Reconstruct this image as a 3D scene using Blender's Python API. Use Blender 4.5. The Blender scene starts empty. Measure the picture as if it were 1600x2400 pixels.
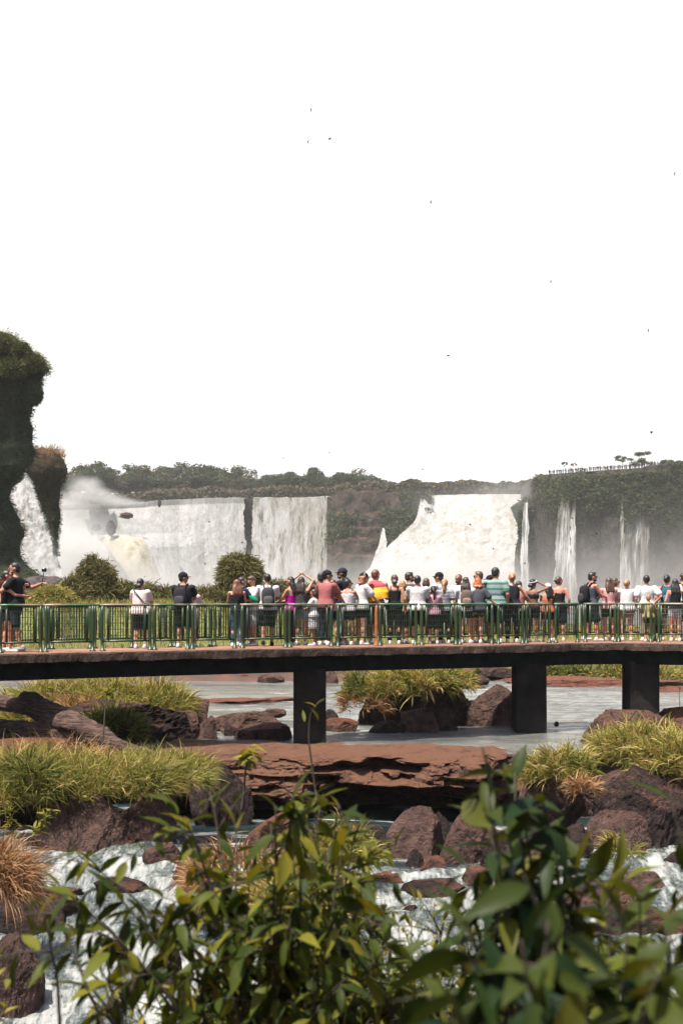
import bpy, math, random
import numpy as np
from mathutils import Vector, Matrix, Euler

F = 3333.333; HY = 1402.0; EYE = 3.3
rng = np.random.default_rng(7)
random.seed(7)
SC = bpy.context.scene
COL = SC.collection

def W(px, py, d):
    """point of the place seen in direction (px,py) at distance d along the view"""
    return Vector(((px - 800) / F * d, d, EYE - (py - HY) / F * d))

def WX(px, d): return (px - 800) / F * d
def WZ(py, d): return EYE - (py - HY) / F * d

# ------------------------------------------------------------ noise
def _h(ix, iy, iz, seed):
    n = (ix * 374761393 + iy * 668265263 + iz * 2147483647 + seed * 974634777) & 0xffffffff
    n = ((n ^ (n >> 13)) * 1274126177) & 0xffffffff
    n = n ^ (n >> 16)
    return (n & 0xffff) / 32767.5 - 1.0

def vnoise(P, seed=0):
    P = np.asarray(P, float)
    fl = np.floor(P); f = P - fl; f = f * f * (3 - 2 * f)
    i = fl.astype(np.int64)
    r = 0
    for dx in (0, 1):
        wx = f[:, 0] if dx else 1 - f[:, 0]
        for dy in (0, 1):
            wy = f[:, 1] if dy else 1 - f[:, 1]
            for dz in (0, 1):
                wz = f[:, 2] if dz else 1 - f[:, 2]
                r = r + wx * wy * wz * _h(i[:, 0] + dx, i[:, 1] + dy, i[:, 2] + dz, seed)
    return r

def fbm(P, oct=4, seed=0, gain=.5):
    P = np.asarray(P, float); a = 1; r = 0; t = 0
    for k in range(oct):
        r = r + a * vnoise(P * (2.03 ** k) + k * 17.3, seed + k * 31); t += a; a *= gain
    return r / t

def interp(x, pts):
    xs = [p[0] for p in pts]; ys = [p[1] for p in pts]
    return np.interp(x, xs, ys)

# ------------------------------------------------------------ mesh building
def mkobj(name, V, FA, mats=None, midx=None, smooth=False, parent=None, loc=None):
    """V (n,3); FA list of arrays (k,m) of polygons (or one array)"""
    me = bpy.data.meshes.new(name)
    V = np.asarray(V, np.float32)
    if not isinstance(FA, (list, tuple)): FA = [FA]
    FA = [np.asarray(a, np.int32) for a in FA if len(a)]
    if loc is not None: V = V - np.asarray(loc, np.float32)
    loops = np.concatenate([a.ravel() for a in FA])
    sizes = np.concatenate([np.full(len(a), a.shape[1], np.int32) for a in FA])
    starts = np.concatenate([[0], np.cumsum(sizes)[:-1]]).astype(np.int32)
    me.vertices.add(len(V)); me.vertices.foreach_set('co', V.ravel())
    me.loops.add(len(loops)); me.loops.foreach_set('vertex_index', loops)
    me.polygons.add(len(sizes)); me.polygons.foreach_set('loop_start', starts)
    if mats:
        for m in (mats if isinstance(mats, (list, tuple)) else [mats]): me.materials.append(m)
    if midx is not None: me.polygons.foreach_set('material_index', np.asarray(midx, np.int32))
    me.polygons.foreach_set('use_smooth', np.full(len(sizes), bool(smooth)))
    me.update(calc_edges=True); me.validate()
    o = bpy.data.objects.new(name, me); COL.objects.link(o)
    if parent is not None: o.parent = parent
    if loc is not None: o.location = loc
    return o

def empty(name, loc=(0, 0, 0), rz=0):
    o = bpy.data.objects.new(name, None); COL.objects.link(o)
    o.location = loc; o.rotation_euler = (0, 0, rz); o.empty_display_size = .2
    return o

def tag(o, label=None, cat=None, group=None, kind=None):
    if label: o['label'] = label
    if cat: o['category'] = cat
    if group: o['group'] = group
    if kind: o['kind'] = kind
    return o

class MB:
    """collects pieces into one mesh"""
    def __init__(s): s.V = []; s.F = {}; s.n = 0; s.M = {}
    def add(s, V, FA, m=0):
        V = np.asarray(V, float)
        if not isinstance(FA, list) or (FA and not hasattr(FA[0], 'shape')): FA = [np.asarray(FA)]
        for a in FA:
            a = np.asarray(a)
            if len(a) == 0: continue
            s.F.setdefault(a.shape[1], []).append(a + s.n)
            s.M.setdefault(a.shape[1], []).append(np.full(len(a), m))
        s.V.append(V); s.n += len(V); return s
    def arrays(s):
        ks = sorted(s.F)
        return np.concatenate(s.V), [np.concatenate(s.F[k]) for k in ks], np.concatenate([np.concatenate(s.M[k]) for k in ks])
    def build(s, name, mats, parent=None, smooth=False, loc=None):
        V, FA, M = s.arrays()
        return mkobj(name, V, FA, mats, M, smooth, parent, loc)
    def box(s, c, h, rz=0, m=0, bev=0.0):
        c = np.array(c, float); h = np.array(h, float)
        if bev > 0: return s.rbox(c, h, bev, rz, m)
        S = np.array([(x, y, z) for x in (-1, 1) for y in (-1, 1) for z in (-1, 1)], float) * h
        S = rotz(S, rz) + c
        return s.add(S, np.array([(0, 1, 3, 2), (4, 6, 7, 5), (0, 4, 5, 1), (2, 3, 7, 6), (0, 2, 6, 4), (1, 5, 7, 3)]), m)
    def rbox(s, c, h, bev, rz=0, m=0, n=10, p=4.0):
        # superellipsoid box
        V, FA = sphere(n * 2, n)
        k = np.sum(np.abs(V) ** p, axis=1) ** (-1 / p)
        V = V * k[:, None] * h
        return s.add(rotz(V, rz) + c, FA, m)
    def tube(s, pts, rad, n=8, m=0, close=True):
        V, FA = tube(pts, rad, n, close); return s.add(V, FA, m)
    def ell(s, c, r, n=10, m=0, R=None):
        V, FA = sphere(n * 2, n); V = V * np.array(r)
        if R is not None: V = V @ np.array(R).T
        return s.add(V + np.array(c), FA, m)
    def loft(s, rings, n=16, m=0, p=2.0):
        """rings: (cx,cy,cz,rx,ry) horizontal ellipses"""
        a = np.linspace(0, 2 * math.pi, n, endpoint=False)
        ca, sa = np.cos(a), np.sin(a)
        if p != 2:
            ca = np.sign(ca) * np.abs(ca) ** (2 / p); sa = np.sign(sa) * np.abs(sa) ** (2 / p)
        V = []
        for (cx, cy, cz, rx, ry) in rings:
            V.append(np.stack([cx + rx * ca, cy + ry * sa, np.full(n, cz)], 1))
        V.append(np.array([[rings[0][0], rings[0][1], rings[0][2]]])); V.append(np.array([[rings[-1][0], rings[-1][1], rings[-1][2]]]))
        k = len(rings); Q = []; T = []
        for i in range(k - 1):
            for j in range(n):
                j2 = (j + 1) % n
                Q.append((i * n + j, i * n + j2, (i + 1) * n + j2, (i + 1) * n + j))
        for j in range(n):
            j2 = (j + 1) % n
            T.append((k * n, j2, j)); T.append((k * n + 1, (k - 1) * n + j, (k - 1) * n + j2))
        return s.add(np.concatenate(V), [np.array(Q), np.array(T)], m)

def rotz(V, a):
    V = np.asarray(V, float)
    if not a: return V
    c, s = math.cos(a), math.sin(a)
    return np.stack([V[:, 0] * c - V[:, 1] * s, V[:, 0] * s + V[:, 1] * c, V[:, 2]], 1)

_sc = {}
def sphere(nu, nv):
    if (nu, nv) in _sc:
        V, F4, F3 = _sc[(nu, nv)]; return V.copy(), [F4, F3]
    V = [(0, 0, -1)]
    for i in range(1, nv):
        t = math.pi * i / nv
        for j in range(nu):
            a = 2 * math.pi * j / nu
            V.append((math.sin(t) * math.cos(a), math.sin(t) * math.sin(a), -math.cos(t)))
    V.append((0, 0, 1)); Q = []; T = []
    for i in range(nv - 2):
        for j in range(nu):
            j2 = (j + 1) % nu
            Q.append((1 + i * nu + j, 1 + i * nu + j2, 1 + (i + 1) * nu + j2, 1 + (i + 1) * nu + j))
    for j in range(nu):
        j2 = (j + 1) % nu
        T.append((0, 1 + j2, 1 + j)); T.append((len(V) - 1, 1 + (nv - 2) * nu + j, 1 + (nv - 2) * nu + j2))
    _sc[(nu, nv)] = (np.array(V, float), np.array(Q), np.array(T))
    return _sc[(nu, nv)][0].copy(), [_sc[(nu, nv)][1], _sc[(nu, nv)][2]]

def tube(pts, rad, n=8, close=True):
    P = np.asarray([tuple(p) for p in pts], float); k = len(P)
    R = np.full(k, rad, float) if np.isscalar(rad) else np.asarray(rad, float)
    T = np.gradient(P, axis=0); T /= np.linalg.norm(T, axis=1)[:, None] + 1e-9
    up = np.array([0, 0, 1.]) if abs(T[0, 2]) < .9 else np.array([1., 0, 0])
    a = np.linspace(0, 2 * math.pi, n, endpoint=False); V = []
    N = np.cross(T[0], up); N /= np.linalg.norm(N)
    for i in range(k):
        N = N - T[i] * np.dot(N, T[i]); N /= np.linalg.norm(N) + 1e-9
        B = np.cross(T[i], N)
        V.append(P[i] + R[i] * (np.cos(a)[:, None] * N + np.sin(a)[:, None] * B))
    V.append(P[:1]); V.append(P[-1:])
    i, j = np.meshgrid(np.arange(k - 1), np.arange(n), indexing='ij'); i = i.ravel(); j = j.ravel(); j2 = (j + 1) % n
    Q = np.stack([i * n + j, i * n + j2, (i + 1) * n + j2, (i + 1) * n + j], 1)
    FA = [Q]
    if close:
        j = np.arange(n); j2 = (j + 1) % n
        FA.append(np.concatenate([np.stack([np.full(n, k * n), j2, j], 1), np.stack([np.full(n, k * n + 1), (k - 1) * n + j, (k - 1) * n + j2], 1)]))
    return np.concatenate(V), FA

def capsule(p0, p1, r0, r1, n=12):
    """rounded tapered limb"""
    p0 = np.array(p0, float); p1 = np.array(p1, float)
    d = p1 - p0; L = np.linalg.norm(d); d = d / (L + 1e-9)
    pts = []; rr = []
    for t in (-.98, -.8, -.45): pts.append(p0 + d * r0 * t); rr.append(r0 * math.sqrt(1 - t * t))
    for t in (0, .5, 1): pts.append(p0 + d * L * t); rr.append(r0 + (r1 - r0) * t)
    for t in (.45, .8, .98): pts.append(p1 + d * r1 * t); rr.append(r1 * math.sqrt(1 - t * t))
    return tube(pts, rr, n)

def grid(nu, nv):
    i, j = np.meshgrid(np.arange(nv - 1), np.arange(nu - 1), indexing='ij'); i = i.ravel(); j = j.ravel()
    return np.stack([i * nu + j, i * nu + j + 1, (i + 1) * nu + j + 1, (i + 1) * nu + j], 1)

# ------------------------------------------------------------ materials
class NT:
    def __init__(s, name):
        s.m = bpy.data.materials.new(name); s.m.use_nodes = True
        s.t = s.m.node_tree; s.n = s.t.nodes; s.l = s.t.links
        s.n.clear(); s.out = s.n.new('ShaderNodeOutputMaterial')
    def add(s, typ, **kw):
        nd = s.n.new('ShaderNode' + typ)
        for k, v in kw.items():
            if k in nd.inputs: nd.inputs[k].default_value = v
            else: setattr(nd, k, v)
        return nd
    def link(s, a, b): s.l.new(a, b)
    def coord(s, scale=(1, 1, 1), which='Object', rot=(0, 0, 0)):
        tc = s.add('TexCoord'); mp = s.add('Mapping'); mp.inputs['Scale'].default_value = scale; mp.inputs['Rotation'].default_value = rot
        s.link(tc.outputs[which], mp.inputs[0]); return mp.outputs[0]
    def noise(s, vec, scale, detail=5, rough=.55, dist=0):
        nd = s.add('TexNoise'); nd.inputs['Scale'].default_value = scale; nd.inputs['Detail'].default_value = detail
        nd.inputs['Roughness'].default_value = rough; nd.inputs['Distortion'].default_value = dist
        s.link(vec, nd.inputs['Vector']); return nd.outputs['Fac']
    def ramp(s, fac, stops):
        r = s.add('ValToRGB'); e = r.color_ramp.elements
        while len(e) < len(stops): e.new(.5)
        for k, (p, c) in enumerate(stops):
            e[k].position = p; e[k].color = (*c, 1) if len(c) == 3 else c
        s.link(fac, r.inputs[0]); return r.outputs[0]
    def mix(s, fac, a, b, mode='MIX'):
        m = s.add('MixRGB', blend_type=mode)
        for sock, v in ((m.inputs[0], fac), (m.inputs[1], a), (m.inputs[2], b)):
            if hasattr(v, 'links'): s.link(v, sock)
            elif isinstance(v, (int, float)): sock.default_value = v
            else: sock.default_value = (*v, 1)
        return m.outputs[0]
    def math(s, op, a, b=0.0, clamp=False):
        m = s.add('Math', operation=op); m.use_clamp = clamp
        for sock, v in ((m.inputs[0], a), (m.inputs[1], b)):
            if hasattr(v, 'links'): s.link(v, sock)
            else: sock.default_value = v
        return m.outputs[0]
    def bump(s, h, strength=.5, dist=.05, normal=None):
        b = s.add('Bump'); b.inputs['Strength'].default_value = strength; b.inputs['Distance'].default_value = dist
        s.link(h, b.inputs['Height'])
        if normal is not None: s.link(normal, b.inputs['Normal'])
        return b.outputs[0]
    def bsdf(s, color, rough=.8, normal=None, spec=.3, metal=0, trans=0, emis=None):
        b = s.add('BsdfPrincipled')
        if hasattr(color, 'links'): s.link(color, b.inputs['Base Color'])
        else: b.inputs['Base Color'].default_value = (*color, 1)
        if hasattr(rough, 'links'): s.link(rough, b.inputs['Roughness'])
        else: b.inputs['Roughness'].default_value = rough
        b.inputs['Specular IOR Level'].default_value = spec; b.inputs['Metallic'].default_value = metal
        b.inputs['Transmission Weight'].default_value = trans
        if normal is not None: s.link(normal, b.inputs['Normal'])
        return b.outputs[0]
    def done(s, sh): s.link(sh, s.out.inputs[0]); return s.m

def simple(name, c, rough=.8, var=.25, scale=12, spec=.3, bump=.15, bscale=60, bdist=.01, metal=0):
    t = NT(name); v = t.coord()
    n = t.noise(v, scale, 4)
    lo = tuple(x * (1 - var) for x in c); hi = tuple(min(1, x * (1 + var)) for x in c)
    col = t.ramp(n, [(.3, lo), (.7, hi)])
    nb = t.bump(t.noise(v, bscale, 3), bump, bdist) if bump else None
    return t.done(t.bsdf(col, rough, nb, spec, metal))

def rockmat(name, base=(.098, .058, .047), dark=(.016, .013, .014), red=(.19, .078, .048), redamt=.5, scale=1.0, wet=None):
    t = NT(name); v = t.coord()
    n1 = t.noise(v, 1.4 * scale, 8, .66); n2 = t.noise(v, 5 * scale, 10, .72, .3); n3 = t.noise(v, 24 * scale, 8, .75)
    c = t.ramp(n1, [(.38, dark), (.46, base), (.62, tuple(x * 1.5 for x in base))])
    c2 = t.ramp(n2, [(.40, tuple(x * .35 for x in base)), (.50, base), (.62, tuple(x * 1.7 for x in base))])
    c = t.mix(.55, c, c2)
    geo = t.add('NewGeometry'); sx = t.add('SeparateXYZ'); t.link(geo.outputs['True Normal'], sx.inputs[0])
    up = t.math('MULTIPLY', sx.outputs['Z'], 1.0)
    k = t.math('ADD', up, t.math('MULTIPLY', n1, 1.6))
    mr = t.add('MapRange'); t.link(k, mr.inputs[0]); mr.inputs[1].default_value = 1.65 - redamt * .6; mr.inputs[2].default_value = 2.05 - redamt * .6
    rc = t.mix(n3, tuple(x * .7 for x in red), tuple(x * 1.25 for x in red))
    c = t.mix(mr.outputs[0], c, rc)
    # pits and cracks
    vo = t.add('TexVoronoi', feature='DISTANCE_TO_EDGE'); vo.inputs['Scale'].default_value = .9 * scale
    wv = t.add('VectorMath', operation='ADD'); nn = t.add('TexNoise'); nn.inputs['Scale'].default_value = 2.5 * scale; t.link(v, nn.inputs['Vector'])
    t.link(v, wv.inputs[0]); t.link(nn.outputs['Color'], wv.inputs[1]); t.link(wv.outputs[0], vo.inputs['Vector'])
    cr = t.ramp(vo.outputs['Distance'], [(0, (0, 0, 0)), (.018, (1, 1, 1))])
    c = t.mix(t.math('MULTIPLY', t.math('SUBTRACT', 1, cr), .45), c, (.012, .01, .011))
    h = t.math('ADD', t.math('MULTIPLY', n2, .7), t.math('MULTIPLY', n3, .45)); h = t.math('ADD', h, t.math('MULTIPLY', cr, .25))
    nb = t.bump(h, 1.0, .30 / scale)
    rg = t.ramp(n2, [(.3, (.55,) * 3), (.7, (.85,) * 3)])
    return t.done(t.bsdf(c, rg, nb, .12))

def bladmat(name, cols, transl=.25, rough=.7, green=0):
    """leaf and blade colour varying from blade to blade"""
    t = NT(name); g = t.add('NewGeometry')
    c = t.ramp(g.outputs['Random Per Island'], cols)
    v = t.coord(); n = t.noise(v, 1.3, 3)
    c = t.mix(t.math('MULTIPLY', n, .45), c, tuple(np.array(cols[0][1]) * .6))
    if green: c = t.mix(t.math('MULTIPLY', t.ramp(t.noise(v, 2.2, 3), [(.42, (0,) * 3), (.6, (1,) * 3)]), green), c, t.mix(1.0, c, (.42, .72, .5), 'MULTIPLY'))
    b = t.bsdf(c, rough, None, .12)
    tr = t.add('BsdfTranslucent'); t.link(t.mix(1.0, c, (1.0, 1.0, .55), 'MULTIPLY'), tr.inputs[0])
    mx = t.add('MixShader'); mx.inputs[0].default_value = transl
    t.link(b, mx.inputs[1]); t.link(tr.outputs[0], mx.inputs[2])
    return t.done(mx.outputs[0])

# ------------------------------------------------------------ blades and leaves (numpy)
def blades(root, dirs, length, width, droop=.6, seg=4, twist=None, seed=0, kink=.0):
    """curved tapering blades: root (n,3), dirs (n,3) unit, length (n,), width (n,)"""
    r = np.random.default_rng(seed); n = len(root)
    root = np.asarray(root, float); dirs = np.asarray(dirs, float)
    length = np.broadcast_to(length, n); width = np.broadcast_to(width, n); droop = np.broadcast_to(droop, n)
    a = r.uniform(0, 2 * math.pi, n); side = np.stack([np.cos(a), np.sin(a), np.zeros(n)], 1)
    side = np.cross(dirs, side); side /= np.linalg.norm(side, axis=1)[:, None] + 1e-6
    V = np.zeros((n, 2 * seg + 1, 3)); p = root.copy(); d = dirs.copy()
    for k in range(seg + 1):
        w = width * (1 - (k / seg) ** 1.6) * .5 * (1 if k else .7)
        if k < seg:
            V[:, 2 * k] = p - side * w[:, None]; V[:, 2 * k + 1] = p + side * w[:, None]
        else: V[:, 2 * seg] = p
        p = p + d * (length / seg)[:, None]
        d = d + np.array([0, 0, -1.]) * (droop * 2 / seg)[:, None] * (k + .6) / seg * 1.6; d /= np.linalg.norm(d, axis=1)[:, None]
    base = (np.arange(n) * (2 * seg + 1))[:, None]
    Q = np.concatenate([base + np.array([2 * k, 2 * k + 1, 2 * k + 3, 2 * k + 2]) for k in range(seg - 1)])
    T = base + np.array([2 * seg - 2, 2 * seg - 1, 2 * seg])
    return V.reshape(-1, 3), [Q, T]

def leaves(pos, dirs, up, length, width, bend=.3, seed=0):
    """lance-shaped leaves folded on the midrib"""
    n = len(pos); pos = np.asarray(pos, float); d = np.asarray(dirs, float); d /= np.linalg.norm(d, axis=1)[:, None]
    s = np.cross(d, up); s /= np.linalg.norm(s, axis=1)[:, None] + 1e-6; nn = np.cross(s, d)
    length = np.broadcast_to(length, n); width = np.broadcast_to(width, n); bend = np.broadcast_to(bend, n)
    ts = [0, .12, .3, .5, .7, .87, 1.0]; ws = [.06, .55, .95, 1.0, .72, .32, .02]
    V = np.zeros((n, len(ts) * 3, 3))
    for k, (t, w) in enumerate(zip(ts, ws)):
        c = pos + d * (length * t)[:, None] - nn * (length * bend * t * t)[:, None]
        ww = (width * w * .5)[:, None]
        V[:, 3 * k] = c - s * ww + nn * ww * .35; V[:, 3 * k + 1] = c; V[:, 3 * k + 2] = c + s * ww + nn * ww * .35
    base = (np.arange(n) * len(ts) * 3)[:, None]; Q = []
    for k in range(len(ts) - 1):
        Q.append(base + np.array([3 * k, 3 * k + 1, 3 * k + 4, 3 * k + 3])); Q.append(base + np.array([3 * k + 1, 3 * k + 2, 3 * k + 5, 3 * k + 4]))
    return V.reshape(-1, 3), [np.concatenate(Q)]

def unit(v): return v / (np.linalg.norm(v, axis=-1, keepdims=True) + 1e-9)

def cards(pos, nrm, size, seed=0, asp=.6):
    """small bent leaf clumps: kite of two triangles"""
    r = np.random.default_rng(seed); n = len(pos)
    nrm = unit(nrm + r.normal(0, .55, (n, 3))); a = unit(np.cross(nrm, r.normal(0, 1, (n, 3)))); b = np.cross(nrm, a)
    size = np.broadcast_to(size, n)[:, None]
    V = np.stack([pos - a * size, pos - b * size * asp + nrm * size * .2, pos + a * size, pos + b * size * asp + nrm * size * .2], 1)
    base = (np.arange(n) * 4)[:, None]
    return V.reshape(-1, 3), [np.concatenate([base + np.array([0, 1, 2]), base + np.array([0, 2, 3])])]

# ============================================================ camera, sky, sun, air
cam = bpy.data.cameras.new('camera'); co = bpy.data.objects.new('camera', cam); COL.objects.link(co)
co.location = (0, 0, EYE); co.rotation_euler = (math.pi / 2, 0, 0)
cam.sensor_fit = 'VERTICAL'; cam.sensor_height = 36; cam.lens = 50; cam.shift_y = (HY - 1200) / 2400
cam.clip_start = .1; cam.clip_end = 9000
cam.dof.use_dof = True; cam.dof.focus_distance = 31; cam.dof.aperture_fstop = 4.8
SC.camera = co
SC.view_settings.view_transform = 'Standard'; SC.view_settings.look = 'None'; SC.view_settings.gamma = 1
SC.view_settings.exposure = 1.2
SC.cycles.use_denoising = True
SC.cycles.max_bounces = 7; SC.cycles.diffuse_bounces = 3; SC.cycles.glossy_bounces = 3; SC.cycles.transmission_bounces = 4
SC.cycles.volume_bounces = 1; SC.cycles.transparent_max_bounces = 12
SC.cycles.sample_clamp_indirect = 6

SUN_EL = 66; SUN_AZ = 222      # clockwise from +Y: low left, camera side
sd = Vector((math.sin(math.radians(SUN_AZ)) * math.cos(math.radians(SUN_EL)), math.cos(math.radians(SUN_AZ)) * math.cos(math.radians(SUN_EL)), math.sin(math.radians(SUN_EL))))
sl = bpy.data.lights.new('sun', 'SUN'); sl.energy = 4.8; sl.angle = math.radians(.5); sl.color = (1, .94, .86)
so = bpy.data.objects.new('sun', sl); COL.objects.link(so); so.location = (-30, -30, 60)
so.rotation_euler = (-sd).to_track_quat('-Z', 'Y').to_euler()

wd = bpy.data.worlds.new('World'); SC.world = wd; wd.use_nodes = True
nt = wd.node_tree; nt.nodes.clear()
wo = nt.nodes.new('ShaderNodeOutputWorld'); sky = nt.nodes.new('ShaderNodeTexSky'); sky.sky_type = 'NISHITA'
sky.sun_disc = False; sky.sun_elevation = math.radians(SUN_EL); sky.sun_rotation = math.radians(SUN_AZ)
sky.air_density = 1.0; sky.dust_density = 4.0; sky.ozone_density = 1.0
b1 = nt.nodes.new('ShaderNodeBackground'); b1.inputs[1].default_value = .085; nt.links.new(sky.outputs[0], b1.inputs[0])
b2 = nt.nodes.new('ShaderNodeBackground'); b2.inputs[0].default_value = (1.0, .985, .96, 1); b2.inputs[1].default_value = .56
tc = nt.nodes.new('ShaderNodeTexCoord'); sx = nt.nodes.new('ShaderNodeSeparateXYZ'); nt.links.new(tc.outputs['Generated'], sx.inputs[0])
mr = nt.nodes.new('ShaderNodeMapRange'); nt.links.new(sx.outputs[2], mr.inputs[0])
mr.inputs[1].default_value = .385; mr.inputs[2].default_value = .52
m2 = nt.nodes.new('ShaderNodeMapRange'); nt.links.new(sx.outputs[1], m2.inputs[0]); m2.inputs[1].default_value = .8; m2.inputs[2].default_value = .25
mm = nt.nodes.new('ShaderNodeMath'); mm.operation = 'MAXIMUM'; nt.links.new(mr.outputs[0], mm.inputs[0]); nt.links.new(m2.outputs[0], mm.inputs[1])
ms = nt.nodes.new('ShaderNodeMixShader'); nt.links.new(mm.outputs[0], ms.inputs[0]); nt.links.new(b2.outputs[0], ms.inputs[1]); nt.links.new(b1.outputs[0], ms.inputs[2])
nt.links.new(ms.outputs[0], wo.inputs[0])

def volmat(name, dens, col=(.40, .395, .39)):
    t = NT(name); p = t.add('VolumePrincipled'); p.inputs['Color'].default_value = (*col, 1); p.inputs['Density'].default_value = dens
    p.inputs['Anisotropy'].default_value = 0.0
    t.link(p.outputs[0], t.out.inputs['Volume']); return t.m
def mistmat(dens, col, r):
    t = NT('mist_air'); p = t.add('VolumePrincipled'); p.inputs['Color'].default_value = (*col, 1); p.inputs['Anisotropy'].default_value = 0
    v = t.coord(tuple(1 / x for x in r)); ln = t.add('VectorMath', operation='LENGTH'); t.link(v, ln.inputs[0])
    mr_ = t.add('MapRange', interpolation_type='SMOOTHSTEP'); t.link(ln.outputs['Value'], mr_.inputs[0]); mr_.inputs[1].default_value = 1.0; mr_.inputs[2].default_value = 0.1; mr_.inputs[3].default_value = 0; mr_.inputs[4].default_value = dens * 3.5
    n = t.noise(t.coord((1, 1, 1)), 1.6 / min(r), 3, .6); nr = t.add('MapRange'); t.link(n, nr.inputs[0]); nr.inputs[1].default_value = .38; nr.inputs[2].default_value = .62; nr.inputs[3].default_value = .25; nr.inputs[4].default_value = 1.6
    t.link(t.math('MULTIPLY', mr_.outputs[0], nr.outputs[0]), p.inputs['Density']); t.link(p.outputs[0], t.out.inputs['Volume']); return t.m
SC.cycles.volume_step_rate = 2.0; SC.cycles.volume_max_steps = 96
HZ = MB().box((0, 620, 90), (700, 660, 165)); hz = HZ.build('haze', volmat('haze_air', .00012, (.93,.93,.93))); tag(hz, 'thin pale haze filling the air over river and falls', kind='stuff')

MIST = []
def mist(px, py, d, rpx, rpy, dens, label, rd=None, col=(.70,.69,.67)):
    c = W(px, py, d); rx = rpx / F * d; rz = rpy / F * d; rd = rd or rx
    V, FA = sphere(28, 16)
    n = fbm(V * 1.6 + d, 3, int(px)) * .28 + 1
    V = V * np.array([rx, rd, rz]) * 1.15
    o = mkobj('mist', V, FA, mistmat(dens, col, (rx * 1.15, rd * 1.15, rz * 1.15)), smooth=True); o.location = c
    tag(o, label, kind='stuff'); return o
# dens is per metre; optical depth across the thickest part = 2*rd*dens
G_ = (.46, .445, .445)
for k, (x, y, dd, w, h, dn) in enumerate(((1420, 1520, 470, 380, 230, .0045), (1560, 1500, 455, 300, 290, .0030), (1330, 1470, 490, 230, 240, .0034), (1480, 1430, 480, 230, 210, .0022), (1270, 1500, 500, 180, 260, .0034), (1650, 1430, 460, 260, 300, .0026), (1400, 1380, 500, 200, 190, .0014))):
    mist(x, y, dd, w, h, dn, 'pale grey spray drifting before the right cliff, bank %d of seven' % (k + 1), 34, G_)
mist(930, 1370, 520, 110, 90, .014, 'bright spray bursting off the left foot of the right falls', 24)
mist(1110, 1400, 515, 140, 110, .010, 'bright spray rising up the face of the right falls', 26)
mist(1060, 1480, 500, 250, 220, .020, 'bright spray boiling at the foot of the right falls', 40)
mist(780, 1440, 560, 180, 150, .014, 'spray drifting at the foot of the brown cliff', 30, (.5, .49, .48))
mist(330, 1480, 510, 330, 200, .016, 'spray at the foot of the main falls', 35)
mist(310, 1380, 512, 120, 70, .012, 'spray washing over the ochre tongue', 14)
mist(225, 1290, 520, 70, 50, .012, 'spray around the rocks of the left cascade', 10)
mist(160, 1340, 500, 160, 170, .016, 'spray filling the left corner below the cascade', 30)
for k, (x, y, w, h, dn) in enumerate(((170, 1172, 60, 26, .012), (205, 1158, 55, 34, .012), (190, 1140, 36, 30, .012), (240, 1165, 50, 24, .012), (270, 1174, 50, 14, .012), (150, 1185, 60, 22, .012), (218, 1135, 26, 22, .010), (300, 1178, 60, 10, .010), (175, 1195, 80, 22, .012))):
    mist(x, y, 578 + k, w, h, dn, 'white plume of spray above the left cascade, billow %d of nine' % (k + 1), 15)
mist(620, 1450, 560, 200, 190, .010, 'spray climbing the lower half of the curtain fall', 30)
mist(92, 1350, 172, 52, 130, .030, 'soft spray in front of the narrow side fall', 5)
mist(95, 1450, 172, 80, 190, .022, 'grey spray below the narrow side fall', 6, (.42, .42, .42))
mist(1130, 1175, 560, 230, 46, .0018, 'light spray along the crest of the right falls', 26)
mist(1190, 1150, 566, 110, 40, .0025, 'light spray drifting off the right end of the crest', 22)

# ============================================================ ground
M_ground = rockmat('riverbed_rock', base=(.06, .04, .033), redamt=.25, scale=.4)
def gz(X, Y):
    z = np.interp(Y, [-40, 3.0, 8, 13, 22, 27, 34, 54, 57, 60, 66, 80, 95, 130, 600, 632, 640, 900, 4500],
                     [1.9, 1.7, -.6, -3.0, -2.6, -1.6, -.9, -.5, .15, .5, 1.4, 1.7, -4, -62, -62, -62, 47, 52, 70])
    left = np.clip((-X * .12 + .2), 0, 1) * np.interp(Y, [56, 64, 80, 95], [0, 1.35, 1.5, 0])
    return z + left
ys = np.concatenate([np.linspace(-40, 12, 20), np.linspace(13, 100, 110), np.linspace(104, 640, 40), np.linspace(660, 4500, 30)])
us = np.linspace(-1.1, 1.1, 150)
Yg, Ug = np.meshgrid(ys, us, indexing='ij'); Xg = Ug * (np.abs(Yg) * .6 + 22); Z = gz(Xg, Yg)
P = np.stack([Xg.ravel(), Yg.ravel(), Z.ravel()], 1)
amp = np.interp(P[:, 1], [-40, 50, 90, 640, 4500], [.12, .25, .35, 3, 9]); sc = np.interp(P[:, 1], [-40, 90, 640, 4500], [.6, .3, .02, .01])
P[:, 2] += fbm(P * sc[:, None], 4, 3) * amp
tn = NT('ground_cover'); v = tn.coord()
geo_y = tn.add('SeparateXYZ'); tn.link(v, geo_y.inputs[0])
far = tn.add('MapRange'); tn.link(geo_y.outputs['Y'], far.inputs[0]); far.inputs[1].default_value = 58.0; far.inputs[2].default_value = 61.0
gn = tn.noise(v, .9, 6); soil = tn.ramp(gn, [(.3, (.10, .045, .03)), (.6, (.055, .035, .028)), (.8, (.03, .025, .022))])
gr = tn.ramp(tn.noise(v, 2.5, 6), [(.3, (.05, .07, .015)), (.7, (.15, .15, .04))])
M_gr = tn.done(tn.bsdf(tn.mix(far.outputs[0], soil, gr), .9, tn.bump(tn.noise(v, 6, 6), .6, .1)))
ground = mkobj('ground', P, grid(len(us), len(ys)), M_gr, smooth=True); tag(ground, kind='structure')

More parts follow.
